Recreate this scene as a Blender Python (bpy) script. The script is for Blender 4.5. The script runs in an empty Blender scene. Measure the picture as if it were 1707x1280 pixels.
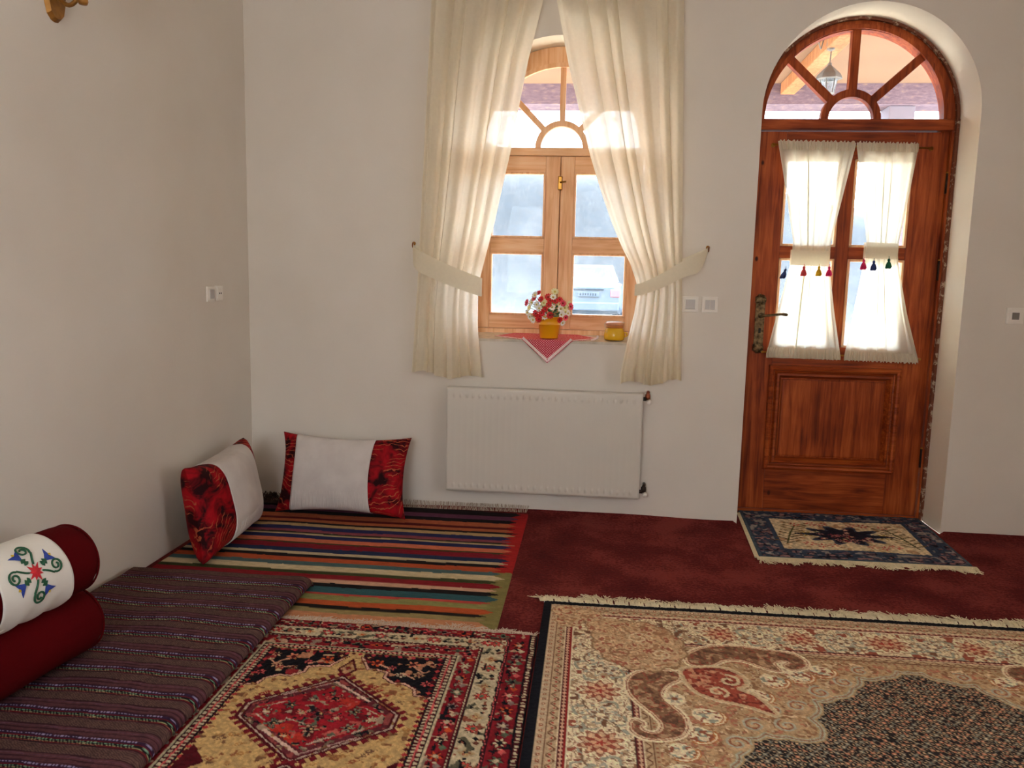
import bpy, bmesh, math, random
import numpy as np
from mathutils import Vector, Matrix
rnd = random.Random(7)
PI = math.pi
SC = bpy.context.scene
COL = SC.collection

# ------------------------------------------------------------------ camera, world, sun, window fill lamps, exposure
def make_camera():
    yaw, pitch, roll = (math.radians(a) for a in (5.67, 7.61, 1.324))
    fwd = Vector((-math.sin(yaw)*math.cos(pitch), math.cos(yaw)*math.cos(pitch), -math.sin(pitch)))
    right = Vector((math.cos(yaw), math.sin(yaw), 0))
    up = right.cross(fwd)
    r = right*math.cos(roll) + up*math.sin(roll)
    u = -right*math.sin(roll) + up*math.cos(roll)
    cd = bpy.data.cameras.new('camera'); cd.sensor_width = 36; cd.lens = 1311.4/1707*36
    cd.clip_start = 0.05; cd.clip_end = 400
    co = bpy.data.objects.new('camera', cd); COL.objects.link(co)
    m = Matrix((r, u, -fwd)).transposed().to_4x4(); m.translation = Vector((0, -4.44, 1.35))
    co.matrix_world = m
    SC.camera = co
make_camera()

W = bpy.data.worlds.new('sky'); SC.world = W; W.use_nodes = True
nt = W.node_tree; nt.nodes.clear()
out = nt.nodes.new('ShaderNodeOutputWorld'); bg = nt.nodes.new('ShaderNodeBackground')
tc = nt.nodes.new('ShaderNodeTexCoord'); sp = nt.nodes.new('ShaderNodeSeparateXYZ'); rmp = nt.nodes.new('ShaderNodeValToRGB')
nt.links.new(tc.outputs['Generated'], sp.inputs[0]); nt.links.new(sp.outputs['Z'], rmp.inputs[0])
rmp.color_ramp.elements[0].position = 0.0; rmp.color_ramp.elements[0].color = (0.93, 0.96, 1, 1)
rmp.color_ramp.elements[1].position = 0.8; rmp.color_ramp.elements[1].color = (0.62, 0.78, 1, 1)
nt.links.new(rmp.outputs[0], bg.inputs['Color']); nt.links.new(bg.outputs[0], out.inputs['Surface'])
bg.inputs['Strength'].default_value = 10.0

sd = bpy.data.lights.new('sun', 'SUN'); sd.energy = 34.0; sd.angle = math.radians(0.6); sd.color = (1, .95, .86)
so = bpy.data.objects.new('sun', sd); COL.objects.link(so)
so.rotation_euler = Vector((0.50, -0.45, -0.74)).to_track_quat('-Z', 'Y').to_euler()

def window_light(name, loc, direction, sx, sy, energy, color, portal=False):
    l = bpy.data.lights.new(name, 'AREA'); l.shape = 'RECTANGLE'; l.size = sx; l.size_y = sy
    l.energy = energy; l.color = color
    if portal: l.cycles.is_portal = True
    o = bpy.data.objects.new(name, l); COL.objects.link(o); o.location = loc
    o.rotation_euler = Vector(direction).to_track_quat('-Z', 'Z').to_euler()
# added fill lamps set in the room's other windows, behind the viewer and to the right, out of view
window_light('window_fill_lamp_2', (3.36, -4.50, 1.75), (-1, 0, -.05), 1.1, 1.3, 7, (1, .94, .86))
window_light('window_fill_lamp_3', (-.70, -5.86, 1.75), (0, 1, -.05), 1.1, 1.3, 10, (1, .94, .86))
# sampling portals just outside the visible window and door
window_light('window_portal', (-.208, .37, 1.83), (0, -1, 0), 1.2, 1.75, 1, (1, 1, 1), True)
window_light('door_portal', (1.41, .37, 1.9), (0, -1, 0), 1.15, 1.95, 1, (1, 1, 1), True)
SC.view_settings.view_transform = 'Standard'; SC.view_settings.look = 'None'
SC.view_settings.exposure = 0.62; SC.view_settings.gamma = 1.0; SC.view_settings.use_curve_mapping = False
SC.cycles.use_denoising = True
SC.cycles.max_bounces = 9; SC.cycles.diffuse_bounces = 4; SC.cycles.transparent_max_bounces = 16
SC.cycles.adaptive_threshold = .05

# ------------------------------------------------------------------ helpers: colour, materials
def lin(c):
    c = [x/255 for x in c[:3]]
    return tuple((x/12.92 if x <= .04045 else ((x+.055)/1.055)**2.4) for x in c) + (1,)
MATS = {}
class NT:
    def __init__(s, name):
        s.m = bpy.data.materials.new(name); s.m.use_nodes = True; s.t = s.m.node_tree; s.t.nodes.clear()
        s.out = s.n('OutputMaterial')
    def n(s, kind, **kw):
        x = s.t.nodes.new('ShaderNode'+kind)
        for k, v in kw.items(): setattr(x, k, v)
        return x
    def l(s, a, b): s.t.links.new(a, b)
    def coords(s, scale=(1, 1, 1), kind='Object'):
        tc = s.n('TexCoord'); mp = s.n('Mapping'); mp.inputs['Scale'].default_value = scale
        s.l(tc.outputs[kind], mp.inputs['Vector']); return mp.outputs['Vector']
    def noise(s, vec, scale, detail=4, rough=.55, dist=0):
        x = s.n('TexNoise'); x.inputs['Scale'].default_value = scale; x.inputs['Detail'].default_value = detail
        x.inputs['Roughness'].default_value = rough; x.inputs['Distortion'].default_value = dist
        s.l(vec, x.inputs['Vector']); return x.outputs['Fac']
    def ramp(s, fac, stops):
        r = s.n('ValToRGB'); el = r.color_ramp.elements
        el[0].position, el[0].color = stops[0]; el[1].position, el[1].color = stops[-1]
        for p, c in stops[1:-1]:
            e = el.new(p); e.color = c
        s.l(fac, r.inputs[0]); return r.outputs[0]
    def bump(s, h, strength, dist=.01):
        b = s.n('Bump'); b.inputs['Strength'].default_value = strength; b.inputs['Distance'].default_value = dist
        s.l(h, b.inputs['Height']); return b.outputs[0]
    def principled(s, color=None, rough=.6, metal=0, normal=None, **kw):
        p = s.n('BsdfPrincipled')
        if color is not None:
            if hasattr(color, 'links'): s.l(color, p.inputs['Base Color'])
            else: p.inputs['Base Color'].default_value = color
        p.inputs['Roughness'].default_value = rough; p.inputs['Metallic'].default_value = metal
        for k, v in kw.items(): p.inputs[k.replace('_', ' ')].default_value = v
        if normal is not None: s.l(normal, p.inputs['Normal'])
        s.l(p.outputs[0], s.out.inputs['Surface']); return p
def mul(c, k): return tuple(min(1, x*k) for x in c[:3]) + (1,)
def mat(name, rgb, rough=.7, var=.12, scale=12, bump=0, bscale=150, metal=0, stretch=(1, 1, 1), **kw):
    if name in MATS: return MATS[name]
    t = NT(name); c = lin(rgb); v = t.coords(stretch)
    f = t.noise(v, scale); col = t.ramp(f, [(.3, mul(c, 1-var)), (.7, mul(c, 1+var))])
    nrm = t.bump(t.noise(v, bscale, 3), bump, .004) if bump else None
    t.principled(col, rough, metal, nrm, **kw); MATS[name] = t.m; return t.m
def wood(name, dark, mid, light, axis='Z', rough=.45, k=1.0):
    if name in MATS: return MATS[name]
    t = NT(name); st = {'Z': (14, 14, .9), 'X': (.9, 14, 14)}[axis]
    v = t.coords(tuple(a*k for a in st))
    g = t.noise(v, 3.0, 5, .6, .6)
    v2 = t.coords((2.5, 2.5, 2.5)); patch = t.noise(v2, 1.2, 2)
    mx = t.n('Math', operation='MULTIPLY_ADD'); t.l(patch, mx.inputs[0]); mx.inputs[1].default_value = .55; mx.inputs[2].default_value = -.27
    ad = t.n('Math', operation='ADD'); t.l(g, ad.inputs[0]); t.l(mx.outputs[0], ad.inputs[1])
    col = t.ramp(ad.outputs[0], [(.28, lin(dark)), (.5, lin(mid)), (.74, lin(light))])
    # knots
    vk = t.n('TexVoronoi'); vk.inputs['Scale'].default_value = 3.2; t.l(t.coords((1.6, 1.6, 1)), vk.inputs['Vector'])
    kn = t.ramp(vk.outputs['Distance'], [(.03, (1, 1, 1, 1)), (.06, (0, 0, 0, 1))])
    mixn = t.n('Mix', data_type='RGBA'); t.l(kn, mixn.inputs[0]); t.l(col, mixn.inputs[6]); mixn.inputs[7].default_value = mul(lin(dark), .45)
    p = t.principled(mixn.outputs[2], rough, 0, t.bump(g, .12, .003)); p.inputs['Specular IOR Level'].default_value = .25; MATS[name] = t.m; return t.m
def vcol(name, rough=.95, bump=.5, bscale=420, var=.22, vscale=260, **kw):
    if name in MATS: return MATS[name]
    t = NT(name); a = t.n('Attribute', attribute_name='Col'); v = t.coords()
    f = t.noise(v, vscale, 2)
    r = t.ramp(f, [(.25, (1-var, 1-var, 1-var, 1)), (.75, (1+var*.4,)*3+(1,))])
    mx = t.n('Mix', data_type='RGBA', blend_type='MULTIPLY'); mx.inputs[0].default_value = 1
    t.l(a.outputs['Color'], mx.inputs[6]); t.l(r, mx.inputs[7])
    p = t.principled(mx.outputs[2], rough, 0, t.bump(t.noise(v, bscale, 2), bump, .003), **kw)
    p.inputs['Specular IOR Level'].default_value = .15
    MATS[name] = t.m; return t.m
def sheer(name, rgb, transp=.3, transl=.5, weave=0):
    if name in MATS: return MATS[name]
    t = NT(name); c = lin(rgb)
    tr = t.n('BsdfTransparent'); df = t.n('BsdfDiffuse'); tl = t.n('BsdfTranslucent')
    df.inputs['Color'].default_value = c; tl.inputs['Color'].default_value = c
    m1 = t.n('MixShader'); m1.inputs[0].default_value = transl; t.l(df.outputs[0], m1.inputs[1]); t.l(tl.outputs[0], m1.inputs[2])
    m2 = t.n('MixShader'); t.l(m1.outputs[0], m2.inputs[1]); t.l(tr.outputs[0], m2.inputs[2])
    f = t.noise(t.coords(), 60, 3)
    mr = t.n('MapRange'); t.l(f, mr.inputs[0]); mr.inputs[1].default_value = .3; mr.inputs[2].default_value = .7
    mr.inputs[3].default_value = max(0, transp-.02); mr.inputs[4].default_value = transp+.02
    t.l(mr.outputs[0], m2.inputs[0]); t.l(m2.outputs[0], t.out.inputs['Surface']); MATS[name] = t.m; return t.m
def dusty_glass(name, dust=.25, spread=.3, tint=(.93, .97, 1, 1)):
    if name in MATS: return MATS[name]
    t = NT(name)
    tr = t.n('BsdfTransparent'); tr.inputs['Color'].default_value = tint
    gl = t.n('BsdfGlossy'); gl.inputs['Roughness'].default_value = .03
    df = t.n('BsdfDiffuse'); tl = t.n('BsdfTranslucent')
    for d in (df, tl): d.inputs['Color'].default_value = (.80, .84, .86, 1)
    d2 = t.n('MixShader'); d2.inputs[0].default_value = .6; t.l(df.outputs[0], d2.inputs[1]); t.l(tl.outputs[0], d2.inputs[2])
    n1 = t.noise(t.coords(), 7, 6, .75); n2 = t.noise(t.coords((1, 1, .6)), 95, 4, .8)
    ad = t.n('Math', operation='MULTIPLY'); t.l(n1, ad.inputs[0]); t.l(n2, ad.inputs[1])
    mr = t.n('MapRange'); t.l(ad.outputs[0], mr.inputs[0]); mr.inputs[1].default_value = .21; mr.inputs[2].default_value = .40
    mr.inputs[3].default_value = max(.002, dust-spread*.4); mr.inputs[4].default_value = dust+spread
    m1 = t.n('MixShader'); t.l(mr.outputs[0], m1.inputs[0]); t.l(tr.outputs[0], m1.inputs[1]); t.l(d2.outputs[0], m1.inputs[2])
    m2 = t.n('MixShader'); m2.inputs[0].default_value = .003; t.l(m1.outputs[0], m2.inputs[1]); t.l(gl.outputs[0], m2.inputs[2])
    t.l(m2.outputs[0], t.out.inputs['Surface']); MATS[name] = t.m; return t.m

# ------------------------------------------------------------------ helpers: geometry
class MB:
    def __init__(s): s.v = []; s.f = []
    def add(s, v, f):
        o = len(s.v); s.v += [tuple(map(float, p)) for p in v]; s.f += [tuple(i+o for i in q) for q in f]; return s
    def box(s, x0, x1, y0, y1, z0, z1, b=0):
        if x0 > x1: x0, x1 = x1, x0
        if y0 > y1: y0, y1 = y1, y0
        if z0 > z1: z0, z1 = z1, z0
        if b <= 0:
            v = [(x, y, z) for x in (x0, x1) for y in (y0, y1) for z in (z0, z1)]
            return s.add(v, [(0, 1, 3, 2), (4, 6, 7, 5), (0, 4, 5, 1), (2, 3, 7, 6), (0, 2, 6, 4), (1, 5, 7, 3)])
        bm = bmesh.new(); bmesh.ops.create_cube(bm, size=1)
        for q in bm.verts: q.co = Vector(((x0+x1)/2+q.co.x*(x1-x0), (y0+y1)/2+q.co.y*(y1-y0), (z0+z1)/2+q.co.z*(z1-z0)))
        b = min(b, (x1-x0)*.45, (y1-y0)*.45, (z1-z0)*.45)
        bmesh.ops.bevel(bm, geom=bm.edges[:], offset=b, segments=2, affect='EDGES', profile=.6)
        return s.frombm(bm)
    def frombm(s, bm):
        bm.verts.index_update()
        s.add([q.co[:] for q in bm.verts], [tuple(q.index for q in f.verts) for f in bm.faces]); bm.free(); return s
    def prism(s, pts, y0, y1):
        """polygon in XZ extruded along Y"""
        n = len(pts); v = [(x, y0, z) for x, z in pts]+[(x, y1, z) for x, z in pts]
        return s.add(v, [tuple(range(n)), tuple(range(2*n-1, n-1, -1))]+[(i, i+n, (i+1) % n+n, (i+1) % n) for i in range(n)])
    def ring(s, cx, cz, r0, r1, a0, a1, y0, y1, n=40):
        """sector of an upright ring, extruded along Y"""
        v = []; f = []
        for i in range(n+1):
            a = a0+(a1-a0)*i/n; c, q = math.cos(a), math.sin(a)
            for r, y in ((r0, y0), (r1, y0), (r1, y1), (r0, y1)): v.append((cx+r*c, y, cz+r*q))
        for i in range(n):
            for k in range(4): f.append((i*4+k, i*4+(k+1) % 4, i*4+4+(k+1) % 4, i*4+4+k))
        f += [(0, 3, 2, 1), (n*4, n*4+1, n*4+2, n*4+3)]
        return s.add(v, f)
    def sector(s, cx, cz, r0, r1, a0, a1, y0, y1, n=20):
        return s.ring(cx, cz, r0, r1, a0, a1, y0, y1, n)
    def tube(s, pts, r, n=8, cap=True):
        pts = [Vector(p) for p in pts]; R = r if isinstance(r, (list, tuple)) else [r]*len(pts)
        v = []; f = []; prev = None
        for i, p in enumerate(pts):
            d = (pts[min(i+1, len(pts)-1)]-pts[max(i-1, 0)])
            if d.length < 1e-9: d = Vector((0, 0, 1))
            d.normalize()
            if prev is None: a = d.orthogonal().normalized()
            else:
                a = prev-d*prev.dot(d); a = a.normalized() if a.length > 1e-6 else d.orthogonal().normalized()
            prev = a; b = d.cross(a)
            for k in range(n):
                t = 2*PI*k/n; v.append(p+(a*math.cos(t)+b*math.sin(t))*R[i])
        for i in range(len(pts)-1):
            for k in range(n): f.append((i*n+k, i*n+(k+1) % n, (i+1)*n+(k+1) % n, (i+1)*n+k))
        if cap: f += [tuple(range(n-1, -1, -1)), tuple((len(pts)-1)*n+k for k in range(n))]
        return s.add(v, f)
    def lathe(s, prof, c=(0, 0, 0), n=24, axis=None, a=None):
        """profile (radius, height) about Z at c, or about `axis` with `a` as radial start"""
        c = Vector(c); ax = Vector(axis or (0, 0, 1)).normalized(); e1 = Vector(a) if a else ax.orthogonal(); e1 = (e1-ax*e1.dot(ax)).normalized(); e2 = ax.cross(e1)
        v = []; f = []
        for r, h in prof:
            for k in range(n):
                t = 2*PI*k/n; v.append(c+ax*h+(e1*math.cos(t)+e2*math.sin(t))*max(r, 1e-5))
        for i in range(len(prof)-1):
            for k in range(n): f.append((i*n+k, i*n+(k+1) % n, (i+1)*n+(k+1) % n, (i+1)*n+k))
        f += [tuple(range(n-1, -1, -1)), tuple((len(prof)-1)*n+k for k in range(n))]
        return s.add(v, f)
    def grid(s, P, wrap=False):
        """P: array (rows, cols, 3)"""
        h, w = P.shape[:2]; o = []
        for j in range(h-1):
            for i in range(w-(0 if wrap else 1)):
                i2 = (i+1) % w; o.append((j*w+i, j*w+i2, (j+1)*w+i2, (j+1)*w+i))
        return s.add(P.reshape(-1, 3), o)
    def build(s, name, m, parent=None, smooth=False, label=None, kind=None, solid=0):
        me = bpy.data.meshes.new(name); o = bpy.data.objects.new(name, me); COL.objects.link(o)
        off = Vector(parent['_at']) if parent is not None and '_at' in parent else Vector((0, 0, 0))
        me.from_pydata([(x-off.x, y-off.y, z-off.z) for x, y, z in s.v], [], s.f)
        bm = bmesh.new(); bm.from_mesh(me); bmesh.ops.recalc_face_normals(bm, faces=bm.faces[:]); bm.to_mesh(me); bm.free()
        if m is not None: me.materials.append(m)
        if smooth: me.polygons.foreach_set('use_smooth', [True]*len(me.polygons))
        if parent is not None:
            o.parent = parent; o['_at'] = tuple(off)
        if label: o['label'] = label
        if kind: o['kind'] = kind
        if solid:
            md = o.modifiers.new('thickness', 'SOLIDIFY'); md.thickness = solid; md.offset = 0
        return o
def thing(name, label, cat, loc=(0, 0, 0), group=None, kind=None):
    o = bpy.data.objects.new(name, None); COL.objects.link(o); o.location = loc; o['_at'] = tuple(loc)
    o.empty_display_size = .1; o['label'] = label
    if cat: o['category'] = cat
    if group: o['group'] = group
    if kind: o['kind'] = kind
    return o
def tag(o, label, cat=None, group=None, kind=None):
    o['label'] = label
    if cat: o['category'] = cat
    if group: o['group'] = group
    if kind: o['kind'] = kind
    return o
def grid_mesh(name, P, m, parent=None, colors=None, smooth=True, label=None):
    """fast dense grid with an optional per-vertex sRGB colour attribute"""
    h, w = P.shape[:2]; me = bpy.data.meshes.new(name)
    off = np.array(parent['_at']) if parent is not None else np.zeros(3)
    idx = np.arange(h*w).reshape(h, w)
    q = np.stack([idx[:-1, :-1], idx[:-1, 1:], idx[1:, 1:], idx[1:, :-1]], -1).reshape(-1, 4)
    me.vertices.add(h*w); me.vertices.foreach_set('co', (P.reshape(-1, 3)-off).astype(np.float32).ravel())
    me.loops.add(q.size); me.loops.foreach_set('vertex_index', q.ravel().astype(np.int32))
    me.polygons.add(len(q)); me.polygons.foreach_set('loop_start', np.arange(0, q.size, 4, dtype=np.int32))
    me.polygons.foreach_set('loop_total', np.full(len(q), 4, np.int32))
    me.update(calc_edges=True); me.validate()
    if smooth: me.polygons.foreach_set('use_smooth', np.ones(len(q), bool))
    if colors is not None:
        a = me.color_attributes.new('Col', 'BYTE_COLOR', 'POINT')
        c = np.ones((h*w, 4), np.float32); c[:, :3] = np.clip(colors.reshape(-1, 3)/255, 0, 1)
        a.data.foreach_set('color_srgb', c.ravel())
    me.materials.append(m)
    o = bpy.data.objects.new(name, me); COL.objects.link(o)
    if parent is not None: o.parent = parent; o['_at'] = tuple(off)
    if label: o['label'] = label
    return o
_LAT = np.random.RandomState(3).rand(16, 256, 256)
def vnoise(X, Y, f, seed=0):
    x = X*f+seed*17.3; y = Y*f+seed*9.1; xi = np.floor(x).astype(int); yi = np.floor(y).astype(int)
    u = x-xi; v = y-yi; u = u*u*(3-2*u); v = v*v*(3-2*v); L = _LAT[seed % 16]
    a = L[yi & 255, xi & 255]; b = L[yi & 255, (xi+1) & 255]; c = L[(yi+1) & 255, xi & 255]; d = L[(yi+1) & 255, (xi+1) & 255]
    return (a*(1-u)+b*u)*(1-v)+(c*(1-u)+d*u)*v

# ------------------------------------------------------------------ helpers: woven pattern canvas (gives each knot of a rug its yarn colour)
class Canvas:
    def __init__(s, x0, x1, y0, y1, res):
        s.nx = int(round(abs(x1-x0)/res))+1; s.ny = int(round(abs(y1-y0)/res))+1
        s.X, s.Y = np.meshgrid(np.linspace(x0, x1, s.nx), np.linspace(y0, y1, s.ny)); s.C = np.zeros((s.ny, s.nx, 3))
        s.x0, s.y0 = x0, y0; s.dx = (x1-x0)/(s.nx-1); s.dy = (y1-y0)/(s.ny-1)
    def win(s, xa, xb, ya, yb):
        i = sorted(((xa-s.x0)/s.dx, (xb-s.x0)/s.dx)); j = sorted(((ya-s.y0)/s.dy, (yb-s.y0)/s.dy))
        a, b = max(0, int(i[0])-1), min(s.nx, int(i[1])+3); c, d = max(0, int(j[0])-1), min(s.ny, int(j[1])+3)
        if a >= b or c >= d: return None
        return (slice(c, d), slice(a, b))
    def fill(s, m, c): s.C[m] = c
    def polymask(s, pts):
        m = np.zeros(s.X.shape, bool); x = [p[0] for p in pts]; y = [p[1] for p in pts]
        w = s.win(min(x), max(x), min(y), max(y))
        if w is None: return m
        X, Y = s.X[w], s.Y[w]; k = np.zeros(X.shape, bool); n = len(pts)
        for i in range(n):
            xa, ya = pts[i]; xb, yb = pts[(i+1) % n]
            if ya == yb: continue
            k ^= ((ya > Y) != (yb > Y)) & (X < (xb-xa)*(Y-ya)/(yb-ya)+xa)
        m[w] = k; return m
    def poly(s, pts, c): s.C[s.polymask(pts)] = c
    def ell(s, cx, cy, rx, ry, c, rot=0, lobes=0, depth=.15):
        R = max(rx, ry)*1.3; w = s.win(cx-R, cx+R, cy-R, cy+R)
        if w is None: return
        X = s.X[w]-cx; Y = s.Y[w]-cy; u = (X*math.cos(rot)+Y*math.sin(rot))/rx; v = (-X*math.sin(rot)+Y*math.cos(rot))/ry
        r = np.hypot(u, v); lim = 1.0
        if lobes: lim = 1-depth+depth*np.cos(lobes*np.arctan2(v, u))
        s.C[w][r < lim] = c
    def diamond(s, cx, cy, rx, ry, c):
        w = s.win(cx-rx, cx+rx, cy-ry, cy+ry)
        if w is None: return
        s.C[w][np.abs(s.X[w]-cx)/rx+np.abs(s.Y[w]-cy)/ry < 1] = c
    def line(s, pts, wd, c, closed=False):
        pts = list(pts)+([pts[0]] if closed else [])
        for (xa, ya), (xb, yb) in zip(pts[:-1], pts[1:]):
            w = s.win(min(xa, xb)-wd, max(xa, xb)+wd, min(ya, yb)-wd, max(ya, yb)+wd)
            if w is None: continue
            X, Y = s.X[w], s.Y[w]; dx, dy = xb-xa, yb-ya; L = dx*dx+dy*dy+1e-12
            t = np.clip(((X-xa)*dx+(Y-ya)*dy)/L, 0, 1)
            s.C[w][np.hypot(X-xa-t*dx, Y-ya-t*dy) < wd/2] = c
    def curve(s, pts, wd, c, closed=False, n=6): s.line(smooth_pts(pts, n, closed), wd, c, closed)
    def vines(s, m, c, f=30, k=5, w=.09, seed=1, warp=.012):
        X = s.X+warp*(vnoise(s.X, s.Y, f*.6, seed+3)-.5)*2; Y = s.Y+warp*(vnoise(s.X, s.Y, f*.6, seed+4)-.5)*2
        v = vnoise(X, Y, f, seed)*k
        s.C[m & (np.abs(v-np.floor(v)-.5) < w)] = c
    def specks(s, m, cols, f=120, seed=1, thr=.62):
        v = vnoise(s.X, s.Y, f, seed); u = vnoise(s.X, s.Y, f*.5, seed+1)
        for i, c in enumerate(cols):
            lo, hi = i/len(cols), (i+1)/len(cols)
            uu = np.clip((u-.2)/.6, 0, .999)
            s.C[m & (v > thr) & (uu >= lo) & (uu < hi)] = c
def smooth_pts(pts, n=6, closed=False):
    o = []; N = len(pts)
    for i in range(N if closed else N-1):
        g = (lambda k: pts[k % N]) if closed else (lambda k: pts[max(0, min(N-1, k))])
        p0, p1, p2, p3 = g(i-1), g(i), g(i+1), g(i+2)
        for j in range(n):
            t = j/n
            o.append(tuple(.5*(2*p1[d]+(p2[d]-p0[d])*t+(2*p0[d]-5*p1[d]+4*p2[d]-p3[d])*t*t+(3*p1[d]-p0[d]-3*p2[d]+p3[d])*t**3) for d in range(len(p1))))
    if not closed: o.append(tuple(pts[-1]))
    return o

# ------------------------------------------------------------------ materials
def plaster(name, lo, hi):
    t = NT(name); v = t.coords()
    a = t.noise(v, 1.3, 3); col = t.ramp(a, [(.3, lin(lo)), (.7, lin(hi))])
    b = t.noise(v, 9, 6, .65)
    t.principled(col, .75, 0, t.bump(b, .10, .02)); return t.m
PLASTER = plaster('off-white wall plaster', (219, 209, 195), (228, 219, 206))
REVEAL = plaster('cream reveal lightened for daylight', (240, 228, 206), (246, 236, 216))  # lighter than the walls: strong daylight on the reveals put into the colour
def carpet_red():
    t = NT('red needle carpet'); v = t.coords()
    a = t.noise(v, 3, 4); b = t.noise(v, 70, 3, .7)
    ad = t.n('Math', operation='MULTIPLY_ADD'); t.l(b, ad.inputs[0]); ad.inputs[1].default_value = .75; t.l(a, ad.inputs[2])
    col = t.ramp(ad.outputs[0], [(.6, lin((70, 20, 22))), (.85, lin((100, 34, 33))), (1.12, lin((128, 54, 48)))])
    vo = t.n('TexVoronoi'); vo.inputs['Scale'].default_value = 45; t.l(v, vo.inputs['Vector'])
    p = t.principled(col, .95, 0, t.bump(vo.outputs['Distance'], .35, .006)); p.inputs['Specular IOR Level'].default_value = .1
    return t.m
CARPET = carpet_red()
PINE = wood('light pine', (222, 156, 106), (242, 188, 140), (250, 208, 166))
PINE_X = wood('light pine crosswise', (222, 156, 106), (242, 188, 140), (250, 208, 166), 'X')
DOORW = wood('stained door wood', (98, 34, 10), (148, 62, 22), (186, 94, 40))
DOORW_X = wood('stained door wood crosswise', (98, 34, 10), (148, 62, 22), (186, 94, 40), 'X')
def chipped():
    t = NT('stained frame edge with plaster smears'); v = t.coords()
    g = t.noise(v, 30, 6, .7); m = t.ramp(g, [(.54, (0, 0, 0, 1)), (.60, (1, 1, 1, 1))])
    mx = t.n('Mix', data_type='RGBA'); t.l(m, mx.inputs[0]); mx.inputs[6].default_value = lin((112, 56, 30)); mx.inputs[7].default_value = lin((190, 170, 145))
    t.principled(mx.outputs[2], .7, 0, t.bump(g, .5, .01)); return t.m
CHIPPED = chipped()
BRASS = mat('aged brass', (176, 128, 58), .32, .25, 30, metal=1)
BRONZE = mat('dark antique bronze', (112, 92, 64), .38, .65, 55, .8, 160, metal=.85)
WHITE_METAL = mat('white radiator enamel', (212, 204, 190), .35, .02, 5)
WHITE_PL = mat('white switch plastic', (238, 231, 220), .4, .03, 8)
GREY_PL = mat('grey plastic', (120, 112, 104), .5, .05, 8)
DARK = mat('dark gap', (30, 24, 20), .8, .1, 8)
COPPER = mat('copper pipe fitting', (150, 84, 58), .4, .3, 40, metal=.8)
DARKMET = mat('dark metal fitting', (52, 40, 32), .5, .3, 40, metal=.6)
IRON = mat('dull grey lantern metal', (120, 116, 110), .6, .15, 30)
SHEER = sheer('sheer cream curtain voile', (248, 240, 221), .028, .60)
SHEER2 = sheer('thin white door voile', (240, 236, 216), .05, .5)
BAND = sheer('doubled cream voile band', (240, 232, 210), .04, .35)
HEM = sheer('gathered voile hem', (244, 236, 216), .05, .5)
GLASS_W = dusty_glass('dusty window glass', .010, .085)
GLASS_D = dusty_glass('door glass', .016, .05)
GLASS_F = dusty_glass('fanlight glass', .008, .012)

# ------------------------------------------------------------------ the room shell
WIN = dict(cx=-.208, hw=.556, sill=1.008, spring=2.099)     # arched window opening
DOR = dict(cx=1.4125, hw=.5525, sill=0.0, spring=2.2575)     # arched door opening
XL, XR, YF, ZC, TH = -1.995, 3.4, -5.9, 3.35, .36
def build_wall_back():
    mb = MB(); rv = {id(WIN): MB(), id(DOR): MB()}
    xs = {XL-.3, XR+.3}
    for o in (WIN, DOR):
        for i in range(49):
            a = PI*i/48; xs.add(o['cx']-o['hw']*math.cos(a))
    xs = sorted(xs)
    def arch(o, x):
        d = max(0, o['hw']**2-(x-o['cx'])**2); return o['spring']+math.sqrt(d)
    for xa, xb in zip(xs[:-1], xs[1:]):
        xm = (xa+xb)/2; hit = None
        for o in (WIN, DOR):
            if abs(xm-o['cx']) < o['hw']: hit = o
        for y in (0, TH):
            if hit is None: mb.add([(xa, y, 0), (xb, y, 0), (xb, y, ZC), (xa, y, ZC)], [(0, 1, 2, 3)])
            else:
                za, zb = arch(hit, xa), arch(hit, xb)
                mb.add([(xa, y, za), (xb, y, zb), (xb, y, ZC), (xa, y, ZC)], [(0, 1, 2, 3)])
                if hit['sill'] > 0: mb.add([(xa, y, 0), (xb, y, 0), (xb, y, hit['sill']), (xa, y, hit['sill'])], [(0, 1, 2, 3)])
        if hit is not None:
            za, zb = arch(hit, xa), arch(hit, xb)
            rv[id(hit)].add([(xa, 0, za), (xb, 0, zb), (xb, TH, zb), (xa, TH, za)], [(0, 1, 2, 3)])
            if hit['sill'] > 0: rv[id(hit)].add([(xa, 0, hit['sill']), (xb, 0, hit['sill']), (xb, TH, hit['sill']), (xa, TH, hit['sill'])], [(0, 1, 2, 3)])
    for o in (WIN, DOR):
        for x in (o['cx']-o['hw'], o['cx']+o['hw']):
            rv[id(o)].add([(x, 0, o['sill']), (x, TH, o['sill']), (x, TH, o['spring']), (x, 0, o['spring'])], [(0, 1, 2, 3)])
    mb.add([(XL-.3, 0, ZC), (XR+.3, 0, ZC), (XR+.3, TH, ZC), (XL-.3, TH, ZC)], [(0, 1, 2, 3)])
    o = mb.build('wall_back', PLASTER); tag(o, 'white plastered wall with the arched window and arched door', kind='structure')
    for q in (WIN, DOR): rv[id(q)].build('reveal', REVEAL, o, label='cream %s reveal lightened for daylight' % ('window' if q is WIN else 'door'))
build_wall_back()
tag(MB().box(XL-.3, XL, YF, 0, 0, ZC).build('wall_left', PLASTER), 'bare white plastered side wall beside the striped mattress', kind='structure')
tag(MB().box(XL-.3, XR+.3, YF, TH, ZC, ZC+.2).build('ceiling', PLASTER), 'white plastered ceiling', kind='structure')
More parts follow.
